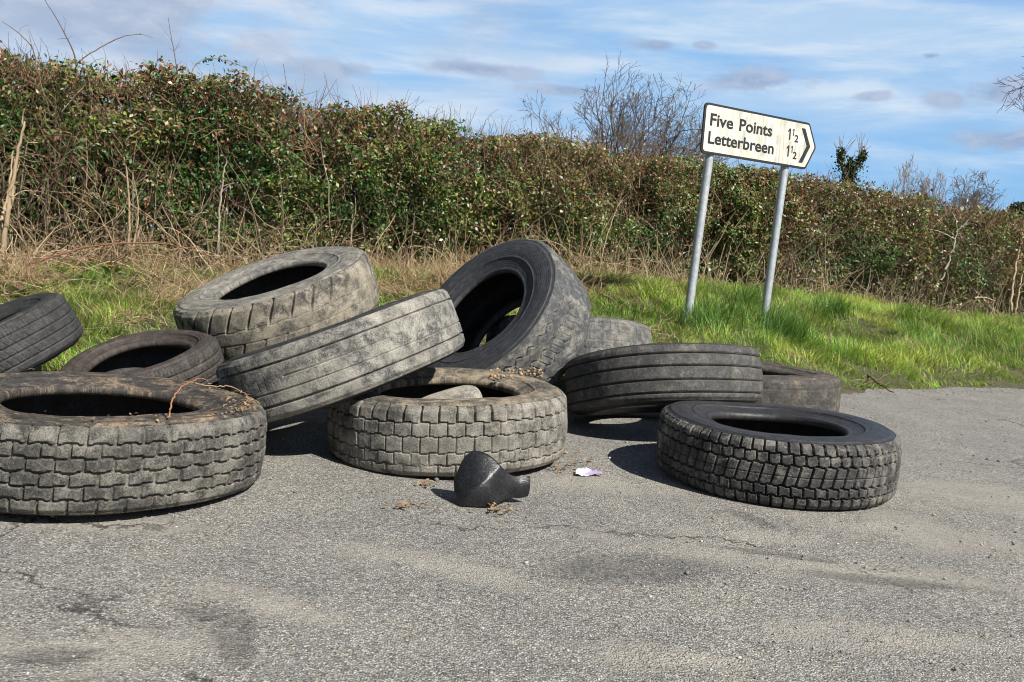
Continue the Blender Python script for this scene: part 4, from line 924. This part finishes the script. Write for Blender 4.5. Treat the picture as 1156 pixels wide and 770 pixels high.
def lumps(P0, r_, cols, flat=.65):
    n = len(P0); V = ico[None] * rng.uniform(.7, 1.25, (n, 12, 1)) * np.stack([np.ones(n), rng.uniform(.6, 1, n), np.full(n, flat)], -1)[:, None] * r_[:, None, None]
    an = rng.uniform(0, 6.28, n); c_, s_ = np.cos(an)[:, None], np.sin(an)[:, None]; V = np.stack([V[..., 0] * c_ - V[..., 1] * s_, V[..., 0] * s_ + V[..., 1] * c_, V[..., 2]], -1) + P0[:, None]
    F = (np.arange(n) * 12)[:, None, None] + icf[None]; return V.reshape(-1, 3), F.reshape(-1, 3), np.repeat(cols, 12, 0)
V, F, c = lumps(np.column_stack([P0, r_ * .4]), r_, np.where((rng.random(n) < .22)[:, None], pal(n, (.34, .33, .30), (.52, .50, .45)), pal(n, (.12, .115, .105), (.34, .32, .28))))
tag(link('gravel', mesh_np('gravel', V, [F], c), M_STONE, None, False), 'loose small stones scattered over the asphalt', 'gravel', kind='stuff')
# grit along the edge of the grass
n = 2600; tl = rng.uniform(-3, 14, n); sl_ = edge_s(tl) - .02 - .35 * rng.random(n) ** 2; x, y = xy(tl, sl_); r_ = rng.uniform(.003, .009, n)
V, F, c = lumps(np.column_stack([x, y, r_ * .4]), r_, pal(n, (.18, .165, .14), (.42, .39, .33)))
tag(link('roadside_grit', mesh_np('roadside_grit', V, [F], c), M_STONE, None, False), 'pale grit washed along the grass edge', 'gravel', kind='stuff')
# fallen leaves: flakes with a curl
def flakes(P0, size, cols):
    n = len(P0); an = rng.uniform(0, 6.28, n); d = np.stack([np.cos(an), np.sin(an), rng.normal(0, .25, n)], -1); sd = np.stack([-np.sin(an), np.cos(an), rng.normal(0, .25, n)], -1); s_ = size[:, None]; zc = np.array([0, 0, 1.0]) * s_ * .35
    V = np.stack([P0 - d * s_, P0 - d * s_ * .2 + sd * s_ * .55 + zc, P0 + d * s_ + zc * .5, P0 - d * s_ * .1 - sd * s_ * .5 + zc], 1); return V.reshape(-1, 3), np.arange(4 * n).reshape(n, 4), np.repeat(cols, 4, 0)
n = 120; cen = [(642, 518, 30, 9), (655, 528, 26, 8), (632, 530, 16, 7), (460, 574, 26, 3), (482, 549, 14, 3), (565, 578, 30, 6)]
pp = [cen[i] for i in rng.integers(0, len(cen), n)]; P0 = np.array([ground_at(a_ + rng.normal(0, .45) * sx, b_ + rng.normal(0, .5) * sy) for a_, b_, sx, sy in pp])
V, F, c = flakes(np.column_stack([P0, .006 + .012 * rng.random(n)]), rng.uniform(.005, .014, n), np.where((rng.random(n) < .3)[:, None], pal(n, (.30, .21, .08), (.48, .36, .15)), pal(n, (.14, .07, .035), (.32, .18, .09))))
tag(link('leaf_litter', mesh_np('leaf_litter', V, [F], c), M_STRAW, None, False), 'brown and yellow dead leaf bits on the road by the dusty middle tyre', 'leaf litter', kind='stuff')
# crumpled wrapper
M_WRAP, t, b, out = new_mat('printed_wrapper'); ob = t.add('ShaderNodeTexCoord').outputs['Object']; t.link(t.mix(t.step(t.noise(ob, 28, 2, .4), .47, .53), (.74, .73, .76), (.36, .30, .47)), b.inputs['Base Color']); b.inputs['Roughness'].default_value = .35
gx, gy = np.meshgrid(np.linspace(-1, 1, 15), np.linspace(-1, 1, 11), indexing='ij'); zz = .026 * fbm(gx * 2.3 + 5, gy * 2.3, None, 81, 3) + .012 * (1 - np.abs(gx)) * (gy > -.2)
wx, wy = ground_at(662, 536); o = link('wrapper', mesh_np('wrapper', np.stack([gx * .045 * (1 - .3 * gy), gy * .032, zz - .004], -1).reshape(-1, 3), [grid_faces(15, 11)]), M_WRAP); o.location = (wx, wy, .002); o.rotation_euler = (0, 0, .3)
tag(o, 'crumpled white and purple wrapper on the road beside the dead leaves', 'wrapper')
# clods and debris stuck to the tyres
def hit_z(px, py, z):
    d = _F + _r * ((px - 578) / 1000) - _u * ((py - 385) / 1000); k = (z - CAM_H) / d.z; return (d.x * k, d.y * k, z)
n = 90; P0 = np.array([hit_z(rng.uniform(552, 612), rng.uniform(418, 428), .293) for _ in range(n)]); P0[:, 2] += .02 * rng.random(n) ** 2; r_ = rng.uniform(.003, .011, n)
V, F, c = lumps(P0, r_, np.where((rng.random(n) < .35)[:, None], pal(n, (.30, .17, .085), (.40, .25, .14)), pal(n, (.15, .125, .09), (.30, .25, .18))), .8)
tag(link('dirt_clods', mesh_np('dirt_clods', V, [F], c), M_STONE, None, False), 'tan dirt clods lying on the dusty middle tyre under the upright tyre', 'dirt', kind='stuff')
n = 150; q_ = rng.random(n); ang = np.where(q_ < .6, rng.normal(.15, .35, n), rng.uniform(-2.6, 2.6, n)); rr_ = np.where(rng.random(n) < .5, rng.normal(.465, .008, n), rng.uniform(.37, .47, n))
P0 = np.column_stack([-1.318 + .005 + rr_ * np.cos(ang), 2.842 + rr_ * np.sin(ang), np.zeros(n)]); P0[:, 2] = (.153 + .134) - .043 * rr_ * np.cos(ang) - .022 * rr_ * np.sin(ang) + .004 + .006 * rng.random(n)
V, F, c = flakes(P0, rng.uniform(.004, .010, n), pal(n, (.22, .14, .07), (.44, .32, .19)))
tag(link('leaf_crumbs', mesh_np('leaf_crumbs', V, [F], c), M_STRAW, None, False), 'dry leaf crumbs scattered over the side wall of the keystone block tyre', 'leaf litter', kind='stuff')
# dry bramble stalk across the big front left tyre
def stalk(name, pts, r0, col, label, cat):
    P = spline(pts, 30); bs = P[0].copy(); P = P + rng.normal(size=P.shape) * r0 * .5; V, F = tubes((P - bs)[None], np.linspace(r0, r0 * .5, 30)[None], 6)
    o = link(name, mesh_np(name, V, [F], np.tile(col, (len(V), 1)) * rng.uniform(.8, 1.2, (len(V), 1))), M_TWIG); o.location = bs; tag(o, label, cat); return o
TA = .30
stalk('dry_stalk', [pix(190, 472, 2.53), pix(194, 455, 2.56), pix(204, 438, 2.66), pix(222, 428, 2.83), pix(235, 429, 2.92)], .003, (.30, .145, .075), 'thin orange brown stalk arching over the hole of the keystone block tyre', 'stalk')
stalk('dry_stalk', [pix(212, 432, 2.86), pix(240, 436, 2.84), pix(262, 437, 2.84), pix(280, 447, 2.76), pix(294, 456, 2.7)], .0025, (.36, .25, .145), 'crinkled pale stalk lying along the right rim of the keystone block tyre', 'stalk')
# twig lying at the edge of the grass
def road_stick(name, pp, r0, col, label):
    pts = []
    for a_, b_, hh in pp:
        x, y = ground_at(a_, b_); pts.append((x, y, hh))
    return stalk(name, pts, r0, col, label, 'twig')
road_stick('fallen_twig', [(968, 425, .10), (980, 434, .07), (992, 441, .05), (1008, 447, .02)], .008, (.10, .065, .04), 'dark curved twig lying at the grass edge right of the bald tyre')
road_stick('fallen_twig', [(972, 440, .03), (985, 438, .05), (1000, 440, .03)], .005, (.16, .11, .07), 'short thin twig under the dark curved twig at the grass edge')
